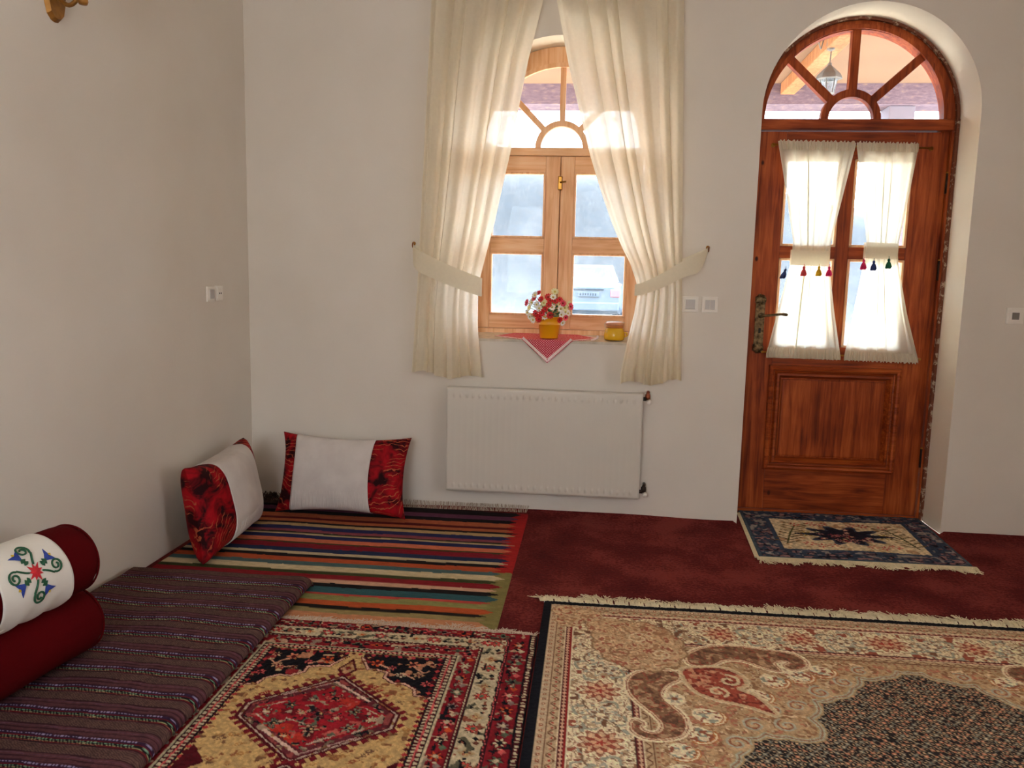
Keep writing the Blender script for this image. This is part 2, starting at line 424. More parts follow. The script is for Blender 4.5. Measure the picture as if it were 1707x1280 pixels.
# right wall with one plain window, wall behind the viewer with another (both unseen, placed for the light they let in)
z0, z1 = 1.1, 2.4
def plain_window(n, a, b, along):
    def bx(mb, u0, u1, d0, d1, za, zb): return mb.box(XR+d0, XR+d1, u0, u1, za, zb) if along == 'y' else mb.box(u0, u1, YF-d1, YF-d0, za, zb)
    loc = (XR+.12, (a+b)/2, z0) if along == 'y' else ((a+b)/2, YF-.12, z0)
    w = thing('window_%d' % n, 'unseen plain wooden window in the %s' % ('side wall' if along == 'y' else 'wall behind the viewer'), None, loc, kind='structure')
    f = MB(); bx(f, a, b, .1, .16, z0, z0+.07); bx(f, a, b, .1, .16, z1-.07, z1)
    for u in (a+.035, (a+b)/2, b-.035): bx(f, u-.035, u+.035, .1, .16, z0, z1)
    f.build('window_frame', PINE, w)
mb = MB(); mb.box(XR, XR+.3, YF, 0, 0, z0); mb.box(XR, XR+.3, YF, 0, z1, ZC)
for a, b in ((YF, -5.05), (-3.95, 0)): mb.box(XR, XR+.3, a, b, z0, z1)
tag(mb.build('wall_right', PLASTER), 'white plastered wall with one unseen plain window', kind='structure')
plain_window(2, -5.05, -3.95, 'y')
mb = MB(); mb.box(XL-.3, XR+.3, YF-.3, YF, 0, z0); mb.box(XL-.3, XR+.3, YF-.3, YF, z1, ZC)
for a, b in ((XL-.3, -1.25), (-.15, XR+.3)): mb.box(a, b, YF-.3, YF, z0, z1)
tag(mb.build('wall_front', PLASTER), 'white plastered wall behind the viewer', kind='structure')
plain_window(3, -1.25, -.15, 'x')

# floor: wall-to-wall red carpet whose edge rides up a little against the wall
xs = np.linspace(XL, XR, 260); ys = np.concatenate([np.linspace(YF, -.25, 60), np.linspace(-.24, 0.0, 30)])
X, Y = np.meshgrid(xs, ys)
Z = .016*np.exp(Y/.035)*(.4+1.2*vnoise(X, X*0, 2.2, 5))*(Y > -.2)
Z[(X > .84) & (X < 1.98)] *= .1
fl = grid_mesh('floor', np.stack([X, Y, Z-.0], -1), CARPET); tag(fl, 'dark red needle-felt carpet covering the floor', kind='structure')
MB().box(DOR['cx']-DOR['hw'], DOR['cx']+DOR['hw'], 0, TH, -.06, -.001).build('threshold', CARPET, fl)

# ------------------------------------------------------------------ outside
def outside():
    gravel = mat('blue grey gravel', (20, 25, 29), .95, .35, 4, .8, 40)
    xs = np.linspace(-34, 40, 150); ys = np.concatenate([np.linspace(2.9, 16, 50), np.linspace(16.6, 60, 70)])
    X, Y = np.meshgrid(xs, ys)
    ridge = np.clip(6.2-.16*X, 2.5, 9)
    t = np.clip((Y-18.5)/11, 0, 1); t = t*t*(3-2*t)
    Z = -.12+.42*np.clip((Y-3)/12, 0, 1)+t*(ridge-.3)+(vnoise(X, Y, .5, 2)-.5)*.5*t+(vnoise(X, Y, 1.7, 3)-.5)*.22*np.clip((Y-17)/4, 0, 1)
    g = grid_mesh('hillside', np.stack([X, Y, Z], -1), gravel); tag(g, 'pale blue-grey gravel yard rising to a hillside outside', kind='structure')
    stone = mat('porch paving', (196, 186, 170), .9, .15, 6, .3, 60)
    p = MB().box(-3.5, 5, TH, 3.0, -.3, -.1).build('porch_floor', stone); tag(p, 'grey paved porch floor outside the door', kind='structure')
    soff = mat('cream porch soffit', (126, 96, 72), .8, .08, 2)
    r = thing('porch_roof', 'cream porch ceiling with timber joists and mauve edge beam outside', 'porch roof', (1, 1.3, 2.79))
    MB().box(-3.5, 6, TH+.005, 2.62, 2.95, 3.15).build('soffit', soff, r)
    t = NT('mauve weathered beam'); v = t.coords((3, 3, 9)); n = t.noise(v, 5, 6, .7)
    t.principled(t.ramp(n, [(.42, lin((104, 84, 94))), (.56, lin((122, 100, 108))), (.66, lin((150, 122, 104)))]), .85)
    MB().box(-3.5, 6, 2.3, 2.58, 2.79, 2.95).build('edge_beam', t.m, r)
    jw = wood('porch joist timber', (140, 84, 46), (164, 106, 64), (184, 130, 88), 'Z')
    for x in (-2.6, -1.55, 1.49, 2.9, 4.1):
        MB().box(x-.055, x+.055, TH+.01, 2.29, 2.86, 2.949, .006).build('joist', jw, r)
    po = thing('porch_post', 'pale lilac-grey square post holding up the porch roof', 'post', (2.40, 2.42, -.1))
    pm = mat('lilac grey painted post', (126, 116, 124), .8, .06, 5)
    MB().box(2.30, 2.50, 2.34, 2.54, -.1, 2.789, .008).build('shaft', pm, po); MB().box(2.27, 2.53, 2.31, 2.57, -.1, .12, .01).build('plinth', pm, po)
    # hanging lantern
    c = (1.462, 1.02); L = thing('hanging_lantern', 'grey metal lantern hanging from porch ceiling behind the door fanlight', 'lantern', (c[0], c[1], 2.58))
    MB().lathe([(.0, 2.775), (.012, 2.77), (.014, 2.755), (.07, 2.70), (.082, 2.672), (.08, 2.668), (.0, 2.668)], (c[0], c[1], 0), 6).build('roof_cap', IRON, L)
    MB().lathe([(.052, 2.668), (.036, 2.585)], (c[0], c[1], 0), 6).build('glass_body', dusty_glass('lantern glass', .3, .2), L)
    for k in range(6):
        a = 2*PI*k/6; MB().tube([(c[0]+.053*math.cos(a), c[1]+.053*math.sin(a), 2.67), (c[0]+.037*math.cos(a), c[1]+.037*math.sin(a), 2.583)], .004, 5).build('rib', IRON, L)
    MB().lathe([(.0, 2.572), (.03, 2.575), (.04, 2.585), (.0, 2.59)], (c[0], c[1], 0), 6).build('bottom_plate', IRON, L)
    MB().tube([(c[0], c[1], 2.775), (c[0]+.004, c[1], 2.86)], .004, 6).build('rod', IRON, L)
    MB().lathe([(.0, 2.84), (.022, 2.85), (.03, 2.88), (.026, 2.95), (.0, 2.951)], (c[0], c[1], 0), 10).build('canopy', IRON, L)
    MB().tube(smooth_pts([(c[0]-.01, c[1], 2.93), (c[0]-.06, c[1]-.05, 2.90), (c[0]-.09, c[1]-.1, 2.83), (c[0]-.12, c[1]-.14, 2.90), (c[0]-.13, c[1]-.2, 2.949)]), .004, 6).build('cable', GREY_PL, L)
outside()
def car():
    cx, cy, g = -.10, 14.6, .27
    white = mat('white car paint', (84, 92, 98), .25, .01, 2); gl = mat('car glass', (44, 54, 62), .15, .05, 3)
    c = thing('car', 'white saloon car parked outside, seen from behind through the window', 'car', (cx, cy, g))
    # body: cross-sections lofted along Y (rear towards the window)
    secs = [(-.0, .36, .92, .72), (.04, .30, 1.02, .80), (.35, .28, 1.06, .85), (.7, .26, 1.07, .86), (2.9, .26, 1.03, .86), (3.9, .28, .92, .82), (4.2, .34, .78, .70)]
    rows = []
    for y, zb, zt, hw in secs:
        pts = [(-hw*.93, zb), (-hw, zb+.12), (-hw, zt-.22), (-hw*.94, zt-.06), (-hw*.8, zt), (hw*.8, zt), (hw*.94, zt-.06), (hw, zt-.22), (hw, zb+.12), (hw*.93, zb)]
        rows.append([(cx+x, cy+y, g+z) for x, z in pts])
    mb = MB().grid(np.array(rows), wrap=True); mb.add(rows[0], [tuple(range(10))]); mb.add(rows[-1], [tuple(range(10))]); mb.build('body', white, c, False)
    cab = [(.42, 1.05, 1.06, .74, .72), (1.0, 1.05, 1.46, .76, .58), (1.9, 1.05, 1.49, .78, .60), (2.3, 1.04, 1.44, .78, .59), (3.05, 1.0, 1.02, .76, .72)]
    rows = [[(cx+s*h, cy+y, g+z) for s, h, z in ((-1, a, zb), (-1, b, zt), (1, b, zt), (1, a, zb))] for y, zb, zt, a, b in cab]
    mb = MB().grid(np.array(rows), wrap=True); mb.build('cabin', white, c, False)
    MB().add([(cx-.60, cy+.485, g+1.09), (cx+.60, cy+.485, g+1.09), (cx+.52, cy+.93, g+1.41), (cx-.52, cy+.93, g+1.41)], [(0, 1, 2, 3)]).build('rear_window', gl, c, solid=.02)
    for s in (-1, 1):
        MB().box(cx+s*.52, cx+s*.75, cy-.03, cy+.08, g+.70, g+.88, .02).build('tail_light', mat('red tail light', (186, 90, 96), .3, .1, 30), c, label='red tail light')
        for y in (.75, 3.3):
            MB().lathe([(.0, -.09), (.2, -.09), (.31, -.07), (.31, .07), (.2, .09), (.0, .09)], (cx+s*.76, cy+y, g+.31), 20, (1, 0, 0)).build('wheel', mat('tyre rubber', (40, 40, 42), .8), c, True)
    MB().box(cx-.74, cx+.74, cy-.06, cy+.1, g+.36, g+.58, .04).build('bumper', white, c)
    MB().box(cx-.36, cx+.36, cy-.045, cy+.05, g+.86, g+.90, .01).build('boot_trim', gl, c)
    pl = MB().box(cx-.25, cx+.25, cy-.045, cy+.02, g+.70, g+.81, .006).build('number_plate', white, c)
    for k in range(7): MB().box(cx-.21+k*.06, cx-.175+k*.06, cy-.048, cy-.044, g+.725, g+.785).build('plate_mark', gl, pl)
car()

# ------------------------------------------------------------------ window_1
SILL, SLOPE = 1.0115, .105
def window_1():
    w = thing('window_1', 'light pine arched casement window with fanlight behind the cream curtains', None, (-.208, .2, 1.01), kind='structure')
    cx, y0, y1 = -.208, .20, .27; cz = 2.099; ro, ri = .553, .458
    f = MB(); f.ring(cx, cz, ri, ro, 0, PI, y0, y1, 48)
    for s in (-1, 1): f.box(cx+s*ro, cx+s*.478, y0, y1, 1.035, cz, .004)
    f.box(cx-ro, cx+ro, y0, y1, 1.010, 1.060, .004)
    fr = f.build('window_frame', PINE, w)
    MB().ring(cx, cz, ri-.018, ri+.006, 0, PI, y0-.012, y0+.01, 48).build('arch_bead', PINE, fr)
    MB().box(cx-.545, cx+.545, y0-.004, y1, 2.054, 2.099, .004).build('transom', PINE_X, w)
    # fanlight muntins
    fan = MB().ring(cx, cz, .120, .152, 0, PI, y0+.005, y1-.02, 32).build('fan_arc', PINE, w)
    for a in (45, 90, 135):
        a = math.radians(a); d = Vector((math.cos(a), 0, math.sin(a))); n = Vector((-d.z, 0, d.x))*.0155
        p, q = Vector((cx, 0, cz))+d*.148, Vector((cx, 0, cz))+d*(ri+.004)
        MB().prism([((p+n).x, (p+n).z), ((q+n).x, (q+n).z), ((q-n).x, (q-n).z), ((p-n).x, (p-n).z)], y0+.006, y1-.02).build('fan_bar', PINE, w)
    for i in range(4):
        a0, a1 = (PI*i/4, PI*(i+1)/4); MB().ring(cx, cz, .136, ri+.01, a0, a1, .236, .240, 14).build('fan_pane', GLASS_F, w)
    MB().ring(cx, cz, .001, .13, 0, PI, .236, .240, 20).build('fan_pane', GLASS_F, w)
    # casements
    cols = [(-.676, -.210, -.608, -.293), (-.206, .262, -.128, .188)]
    zrows = [(1.140, 1.505), (1.588, 1.962)]
    for a, b, pa, pb in cols:
        s = MB().box(a, pa, y0+.004, y1-.012, 1.062, 2.052, .004).box(pb, b, y0+.004, y1-.012, 1.062, 2.052, .004).build('casement', PINE, w)
        MB().box(pa, pb, y0+.004, y1-.012, 1.062, zrows[0][0], .003).build('bottom_rail', PINE_X, s)
        MB().box(pa, pb, y0+.004, y1-.012, zrows[1][1], 2.052, .003).build('top_rail', PINE_X, s)
        MB().box(pa, pb, y0+.004, y1-.012, zrows[0][1], zrows[1][0], .003).build('middle_rail', PINE_X, s)
        for za, zb in zrows:
            MB().box(pa-.004, pb+.004, .238, .242, za-.004, zb+.004).build('pane', GLASS_W, s)
            bd = MB()
            for q in ((pa, pb, za, za+.012), (pa, pb, zb-.012, zb)): bd.box(q[0], q[1], y0-.004, .236, q[2], q[3], .004)
            for q in ((pa, pa+.012), (pb-.012, pb)): bd.box(q[0], q[1], y0-.004, .236, za, zb, .004)
            bd.build('glazing_bead', PINE, s)
    MB().box(-.217, -.199, .240, .262, 1.064, 2.05, .003).build('meeting_strip', PINE, w)
    la = MB().box(-.222, -.196, y0-.014, y0+.006, 1.862, 1.94, .005).build('latch', BRASS, w)
    MB().tube([(-.209, y0-.016, 1.905), (-.175, y0-.024, 1.908)], .005, 8).build('latch_lever', BRASS, la)
    zz = lambda y: SILL+SLOPE*y
    MB().add([(x, y, z) for x in (cx-.5545, cx+.5545) for y, z in ((-.012, .996), (-.012, zz(-.012)), (.205, zz(.205)), (.205, .996))], [(0, 1, 2, 3), (7, 6, 5, 4), (0, 4, 5, 1), (1, 5, 6, 2), (2, 6, 7, 3), (3, 7, 4, 0)]).build('window_sill', mat('sill board edge', (206, 194, 174), .6, .2, 20, .2), w)
window_1()

# ------------------------------------------------------------------ door_1
def door_1():
    d = thing('door_1', 'reddish brown arched wooden door with four panes and a fanlight', None, (1.41, .26, 0), kind='structure')
    cx, cz = 1.400, 2.272; y0, y1 = .255, .335
    f = MB(); f.ring(cx+.006, cz-.01, .484, .545, 0, PI, y0, y1, 56)
    f.box(1.935, 1.953, y0, y1, 0.002, cz, .003).box(.862, .898, y0, y1, .002, cz, .003).box(1.885, 1.953, y0+.03, y1, 1.2, cz)
    fr = f.build('door_frame', DOORW, d)
    MB().box(.88, 1.945, .277, y1+.02, -.03, .017, .003).build('door_sill', DOORW_X, fr)
    e = MB(); e.ring(cx+.010, cz-.014, .536, .5515, 0, PI, y0-.022, y0+.02, 56); e.box(1.947, 1.9645, y0-.022, y0+.02, .002, cz, .003)
    e.build('frame_edge', CHIPPED, fr)
    MB().ring(cx, cz, .478, .500, 0, PI, y0-.014, y0+.03, 56).build('arch_bead', DOORW, fr)
    MB().box(.88, 1.94, y0-.006, y1, 2.214, 2.274, .004).build('transom', DOORW_X, d)
    bx = 1.392
    MB().ring(bx, cz, .121, .162, 0, PI, y0+.004, y0+.05, 32).build('fan_arc', DOORW, d)
    for a in (43, 90, 137):
        a = math.radians(a); q_ = Vector((math.cos(a), 0, math.sin(a))); n = Vector((-q_.z, 0, q_.x))*.0225
        p, q = Vector((bx, 0, cz))+q_*.155, Vector((bx, 0, cz))+q_*.494
        MB().prism([((p+n).x, (p+n).z), ((q+n).x, (q+n).z), ((q-n).x, (q-n).z), ((p-n).x, (p-n).z)], y0+.006, y0+.05).build('fan_bar', DOORW, d)
    for i in range(4):
        A = [0, 43, 90, 137, 180]; MB().ring(bx, cz, .145, .497, math.radians(A[i]), math.radians(A[i+1]), y0+.03, y0+.034, 14).build('fan_pane', GLASS_F, d)
    MB().ring(bx, cz, .001, .13, 0, PI, y0+.03, y0+.034, 20).build('fan_pane', GLASS_F, d)
    # leaf
    Y0, Y1 = .275, .320
    leaf = MB().box(.902, 1.059, Y0, Y1, .02, 2.208, .004).box(1.750, 1.932, Y0, Y1, .02, 2.208, .004).build('door_leaf', DOORW, d)
    MB().box(1.059, 1.750, Y0, Y1, 2.060, 2.208, .003).build('top_rail', DOORW_X, leaf)
    MB().box(1.059, 1.750, Y0, Y1, .86, 1.000, .003).build('lock_rail', DOORW_X, leaf)
    MB().box(1.059, 1.750, Y0, Y1, .02, .30, .003).build('bottom_rail', DOORW_X, leaf)
    MB().box(1.366, 1.440, Y0+.002, Y1, 1.0, 2.06, .003).build('glazing_bar', DOORW, leaf)
    for a, b in ((1.059, 1.366), (1.440, 1.750)):
        MB().box(a, b, Y0+.002, Y1, 1.505, 1.572, .003).build('glazing_bar', DOORW_X, leaf)
        for za, zb in ((1.0, 1.505), (1.572, 2.06)):
            MB().box(a-.003, b+.003, .298, .302, za-.003, zb+.003).build('pane', GLASS_D, leaf)
            bd = MB()
            for z in (za, zb-.014): bd.box(a, b, Y0-.005, .297, z, z+.014, .004)
            for x in (a, b-.014): bd.box(x, x+.014, Y0-.005, .297, za, zb, .004)
            bd.build('glazing_bead', PINE, leaf)
    # raised panel
    MB().box(1.059, 1.750, Y0+.012, Y1-.006, .29, .87).build('panel_back', DOORW, leaf)
    ox0, ox1, oz0, oz1 = 1.042, 1.787, .262, .888
    prof = [(0, .004), (.004, -.022), (.018, -.030), (.028, -.026), (.034, -.006), (.040, -.004), (.048, -.020), (.060, -.022), (.068, -.004), (.078, .014)]
    rows = []
    for inset, dy in prof:
        x0, x1, z0, z1 = ox0+inset, ox1-inset, oz0+inset, oz1-inset
        rows.append([(x0, Y0+dy, z0), (x1, Y0+dy, z0), (x1, Y0+dy, z1), (x0, Y0+dy, z1)])
    pm = MB().grid(np.array(rows), wrap=True).build('panel_moulding', DOORW_X, leaf)
    MB().box(1.126, 1.703, Y0-.001, Y0+.02, .346, .804, .012).build('panel_field', DOORW, leaf)
    # lock plate and lever
    h = MB().box(.944, .998, Y0-.010, Y0+.001, .985, 1.258, .006).build('lock_plate', BRONZE, leaf, label='ornate dark bronze lock plate')
    for zc, s in ((1.262, 1), (.985, -1)):
        orn = MB().lathe([(.0, 0), (.030, .0), (.032, .006), (.022, .012), (.014, .016), (.0, .017)], (.971, Y0, zc), 16, (0, -1, 0))
        for k in range(7):
            a = 2*PI*k/7; orn.lathe([(.0, 0), (.010, .0), (.008, .012), (.0, .014)], (.971+.024*math.cos(a), Y0, zc+.026*math.sin(a)), 8, (0, -1, 0))
        orn.build('ornament', BRONZE, h, True)
    MB().tube(smooth_pts([(.976, Y0-.008, 1.172), (.977, Y0-.045, 1.172), (1.0, Y0-.052, 1.174), (1.05, Y0-.052, 1.180), (1.085, Y0-.050, 1.184), (1.118, Y0-.05, 1.180)]), [.008]*8+[.007]*9+[.0075]*8+[.0095]*4+[.008, .004], 10).build('lever_handle', BRONZE, h, True)
    MB().lathe([(.0, 0), (.018, 0), (.016, .014), (.0, .015)], (.976, Y0-.008, 1.172), 14, (0, -1, 0)).build('rosette', BRONZE, h, True)
    MB().box(.967, .980, Y0-.0115, Y0-.009, 1.07, 1.10, .002).build('keyhole', DARK, h)
    for z in (1.93, 1.45, .37):
        hg = MB().lathe([(.0, -.055), (.0075, -.055), (.0075, .055), (.0, .055)], (1.934, Y0-.012, z), 10).build('hinge', DARKMET, leaf, True)
        MB().lathe([(.0, .055), (.0085, .055), (.006, .064), (.0, .066)], (1.934, Y0-.012, z), 10).build('hinge_tip', BRASS, hg, True)
door_1()

# ------------------------------------------------------------------ window curtains
def curtain_sheet(zs, Lx, Rx, y0, amp, n, seed, ncol=150, fold=.25):
    """hanging sheet; Lx, Rx, amp: (z, value) tables; irregular pleats"""
    r = np.random.RandomState(seed); s = np.linspace(0, 1, ncol)
    tab = lambda t, z: np.interp(z, [a for a, b in sorted(t)], [b for a, b in sorted(t)])
    warp = s+.035*np.sin(2*PI*s*2+r.rand()*6)+.018*np.sin(2*PI*s*5+r.rand()*6)
    P = np.zeros((len(zs), ncol, 3))
    for j, z in enumerate(zs):
        l, rr, a = tab(Lx, z), tab(Rx, z), tab(amp, z)
        ph = 2*PI*n*warp+.5*np.sin(z*2.1+seed)*np.sin(2*PI*s*1.5)
        w = np.sin(ph)+.35*np.sin(2*ph+1.1)+.25*np.sin(.5*ph+seed)
        P[j, :, 0] = l+(rr-l)*s+fold*a*np.cos(ph)*np.sin(PI*s)**.5
        P[j, :, 1] = y0-a*w; P[j, :, 2] = z
    return P
def ribbon(path, half, n=8, m=None):
    """band following path points (x,y,z); half = half-height at each point"""
    pts = smooth_pts([tuple(p)+(h,) for p, h in zip(path, half)], n)
    top = [(x, y, z+h) for x, y, z, h in pts]; mid = [(x, y-.003, z) for x, y, z, h in pts]; bot = [(x, y, z-h) for x, y, z, h in pts]
    return MB().grid(np.array([top, mid, bot]))
def window_curtains():
    rod = thing('curtain_rod', 'brass curtain rod above the window holding the cream curtains', 'curtain rod', (-.27, -.11, 2.98))
    MB().tube([(-1.15, -.11, 2.985), (.62, -.11, 2.985)], .012, 12).build('rod', BRASS, rod, True)
    for x in (-1.16, .63): MB().lathe([(.0, -.03), (.018, -.022), (.026, 0), (.018, .022), (.0, .03)], (x, -.11, 2.985), 14, (1, 0, 0)).build('finial', BRASS, rod, True)
    for x in (-1.08, .55): MB().box(x-.012, x+.012, -.11, -.001, 2.975, 2.995, .003).build('bracket', BRASS, rod)
    zs = np.concatenate([np.linspace(2.99, 1.45, 70), np.linspace(1.43, 1.2, 24), np.linspace(1.18, 0, 30)*0+np.linspace(1.18, .80, 30)])
    Lo = [(2.99, -.905), (2.807, -.912), (2.192, -.939), (1.485, -.968), (1.30, -.975), (1.154, -.985), (.798, -1.008)]
    Li = [(2.99, -.278), (2.8, -.315), (2.5, -.386), (2.25, -.432), (2.037, -.468), (1.85, -.508), (1.655, -.548), (1.48, -.592), (1.345, -.624), (1.263, -.633), (1.15, -.636), (1.03, -.627), (.812, -.604)]
    Ri = [(2.99, -.268), (2.8, -.243), (2.469, -.169), (2.25, -.108), (2.009, -.04), (1.83, .022), (1.665, .086), (1.53, .148), (1.444, .196), (1.36, .228), (1.30, .242), (1.18, .228), (1.055, .202), (.85, .167)]
    Ro = [(2.99, .405), (2.792, .412), (2.196, .439), (1.418, .473), (.80, .497)]
    A = [(2.99, .014), (2.6, .018), (1.9, .017), (1.5, .011), (1.31, .006), (1.15, .010), (.80, .017)]
    for nm, l, r, n, seed, band in (('L', Lo, Li, 6, 3, ([(-1.012, -.030, 1.525), (-.985, -.115, 1.452), (-.86, -.152, 1.392), (-.74, -.150, 1.345), (-.645, -.135, 1.312), (-.612, -.10, 1.300), (-.640, -.062, 1.318), (-.80, -.052, 1.40), (-1.0, -.028, 1.52)], [.012, .055, .056, .054, .052, .050, .04, .03, .012])),
                                    ('R', Ri, Ro, 6, 5, ([(.613, -.030, 1.530), (.565, -.10, 1.462), (.48, -.145, 1.425), (.37, -.150, 1.362), (.275, -.135, 1.318), (.226, -.10, 1.305), (.26, -.062, 1.32), (.42, -.05, 1.42), (.605, -.028, 1.525)], [.012, .048, .046, .040, .033, .030, .03, .03, .012]))):
        left = nm == 'L'
        c = thing('window_curtain', 'sheer cream curtain tied back to the %s side of the window' % ('left' if left else 'right'), 'curtain', (-.8 if left else .35, -.1, .8), 'cream window curtains')
        P = curtain_sheet(zs, l, r, -.096, A, n, seed, 190, .75)
        P[-12:, :, 2] += (np.linspace(0, 1, 12)**2)[:, None]*(.014*np.sin(np.linspace(0, 9, P.shape[1]))+.012*np.linspace(-1, 1, P.shape[1])*(1 if not left else -1))[None]
        grid_mesh('fabric', P, SHEER, c)
        hb = P[-7:].copy(); hb[:, :, 1] += .0025; grid_mesh('hem', hb, SHEER, c)
        ribbon(*band).build('tieback', BAND, c, True)
        x, z = (-1.017, 1.532) if left else (.616, 1.539)
        h = thing('tieback_hook', 'small brass hook on the wall holding the %s curtain tieback' % ('left' if left else 'right'), 'hook', (x, -.001, z), 'curtain tieback hooks')
        MB().lathe([(.0, 0), (.011, 0), (.010, .005), (.0, .006)], (x, -.0005, z+.004), 12, (0, -1, 0)).build('base_plate', BRASS, h, True)
        MB().tube(smooth_pts([(x, -.004, z+.004), (x, -.026, z+.004), (x, -.034, z-.006), (x, -.030, z-.016), (x, -.022, z-.018)]), .0042, 8).build('hook_arm', mat('copper brown hook', (140, 88, 48), .4, .3, 40, metal=.7), h, True)
window_curtains()

# ------------------------------------------------------------------ door curtains
def door_curtains():
    rod = thing('cafe_rod', 'thin brass rod across the door holding both small curtains', 'curtain rod', (1.41, .245, 2.126))
    MB().tube([(.985, .253, 2.133), (1.838, .253, 2.119)], .0055, 10).build('rod', BRASS, rod, True)
    for x, z in ((.985, 2.133), (1.838, 2.119)):
        MB().lathe([(.0, -.004), (.012, -.004), (.012, .004), (.0, .005)], (x, .272, z), 12, (0, 1, 0)).build('end_cup', BRASS, rod, True)
        MB().tube([(x, .272, z), (x, .253, z)], .005, 8).build('end_arm', BRASS, rod, True)
    rod = thing('cafe_rod', 'thin brass rod through the bottom hems of the small door curtains', 'curtain rod', (1.44, .245, .955))
    MB().tube([(.995, .253, .962), (1.872, .253, .948)], .005, 10).build('rod', BRASS, rod, True)
    for x, z in ((.995, .962), (1.872, .948)): MB().box(x-.006, x+.006, .247, .275, z-.006, z+.006, .002).build('end_bracket', BRASS, rod)
    tcol = dict(navy=(44, 62, 120), coral=(214, 62, 66), yellow=(240, 180, 20), pink=(226, 28, 96), green=(10, 92, 62))
    specs = [
        ('left', [(2.14, 1.003), (1.85, 1.068), (1.60, 1.121), (1.51, 1.121), (1.44, 1.108), (1.2, 1.062), (.95, 1.014)],
         [(2.128, 1.424), (1.85, 1.375), (1.6, 1.331), (1.51, 1.330), (1.44, 1.335), (1.2, 1.378), (.945, 1.432)], (1.549, 1.462), 1.119, 1.331,
         [(1.088, 1.446, 'navy', .5), (1.188, 1.462, 'coral', 0), (1.271, 1.464, 'yellow', 0), (1.327, 1.464, 'pink', 0)], 11),
        ('right', [(2.128, 1.428), (1.85, 1.478), (1.6, 1.523), (1.55, 1.523), (1.48, 1.515), (1.2, 1.480), (.95, 1.449)],
         [(2.116, 1.757), (1.85, 1.728), (1.6, 1.697), (1.55, 1.697), (1.48, 1.705), (1.2, 1.776), (.945, 1.858)], (1.598, 1.508), 1.520, 1.700,
         [(1.512, 1.506, 'pink', 0), (1.567, 1.502, 'navy', 0), (1.647, 1.514, 'green', 0)], 21)]
    for side, L, R, (bz1, bz0), bx0, bx1, tass, seed in specs:
        c = thing('door_curtain', 'thin white curtain gathered at the waist on the %s half of the door' % side, 'curtain', ((bx0+bx1)/2, .245, .95), 'small door curtains')
        zs = np.linspace(2.142, .93, 90)
        P = curtain_sheet(zs, L, R, .241, [(2.2, .006), (1.9, .008), (1.53, .005), (1.2, .008), (.93, .007)], 6 if side == 'left' else 5, seed, 150, 1.5)
        P[:, :, 2] += (-.016*(P[:, :, 0]-1.4))*(P[:, :, 2] > 1.8)
        grid_mesh('fabric', P, SHEER2, c)
        # gathered frills along top and bottom
        for za, zb, nm, nn in ((2.148, 2.098, 'top_frill', 26), (.985, .932, 'bottom_frill', 30)):
            xs = np.linspace(0, 1, 260); g = []
            for z in np.linspace(za, zb, 9):
                l = np.interp(z, [a for a, b in sorted(L)], [b for a, b in sorted(L)]); r = np.interp(z, [a for a, b in sorted(R)], [b for a, b in sorted(R)])
                ph = 2*PI*nn*(xs+.01*np.sin(xs*31+seed))
                x = l+(r-l)*xs; g.append(np.stack([x, .235-.005*np.sin(ph)-.0015*np.sin(ph*2.3), z+.005*np.sin(ph*.7+seed)*(abs(z-za) > .04 if nm == 'bottom_frill' else abs(z-zb) > .04)-.016*(x-1.4)], -1))
            grid_mesh(nm, np.array(g), HEM, c)
        xm = (bx0+bx1)/2
        ph = [(bx0-.004, .253), (bx0+.01, .236), (xm-.03, .229), (xm+.03, .229), (bx1-.01, .235), (bx1+.004, .252)]
        pp = smooth_pts(ph, 8); tilt = -.02
        rows = [[(x, y, z+tilt*(x-xm)) for x, y in pp] for z in (bz1, (bz1+bz0)/2, bz0)]
        b = MB().grid(np.array(rows)).build('tie_band', BAND, c, True)
        for x, z, col, lean in tass:
            m = mat(col+' tassel yarn', tcol[col], .85, .2, 120, .5, 300)
            ztop = z; L_ = lean*.03
            prof = [(.0, .002), (.0045, .0), (.0075, -.006), (.0075, -.011), (.0048, -.014), (.009, -.022), (.013, -.034), (.0155, -.048), (.012, -.052), (.0, -.050)]
            mb = MB(); n = 18; v = []; f = []
            for i, (r, h) in enumerate(prof):
                for k in range(n):
                    rr = r*(1+(.16 if k % 2 else -.08)*(h < -.015)); v.append((x+rr*math.cos(2*PI*k/n)-L_*(-h)/.05, .222+rr*math.sin(2*PI*k/n), ztop-.004+h+(.004*((k*7) % 3-1) if h < -.04 else 0)))
            for i in range(len(prof)-1):
                for k in range(n): f.append((i*n+k, i*n+(k+1) % n, (i+1)*n+(k+1) % n, (i+1)*n+k))
            mb.add(v, f).build('tassel', m, b, True, label=col+' yarn tassel')
            MB().tube([(x, .222, ztop-.004), (x+.002, .229, ztop+.010)], .0015, 5).build('tassel_cord', m, b)
door_curtains()

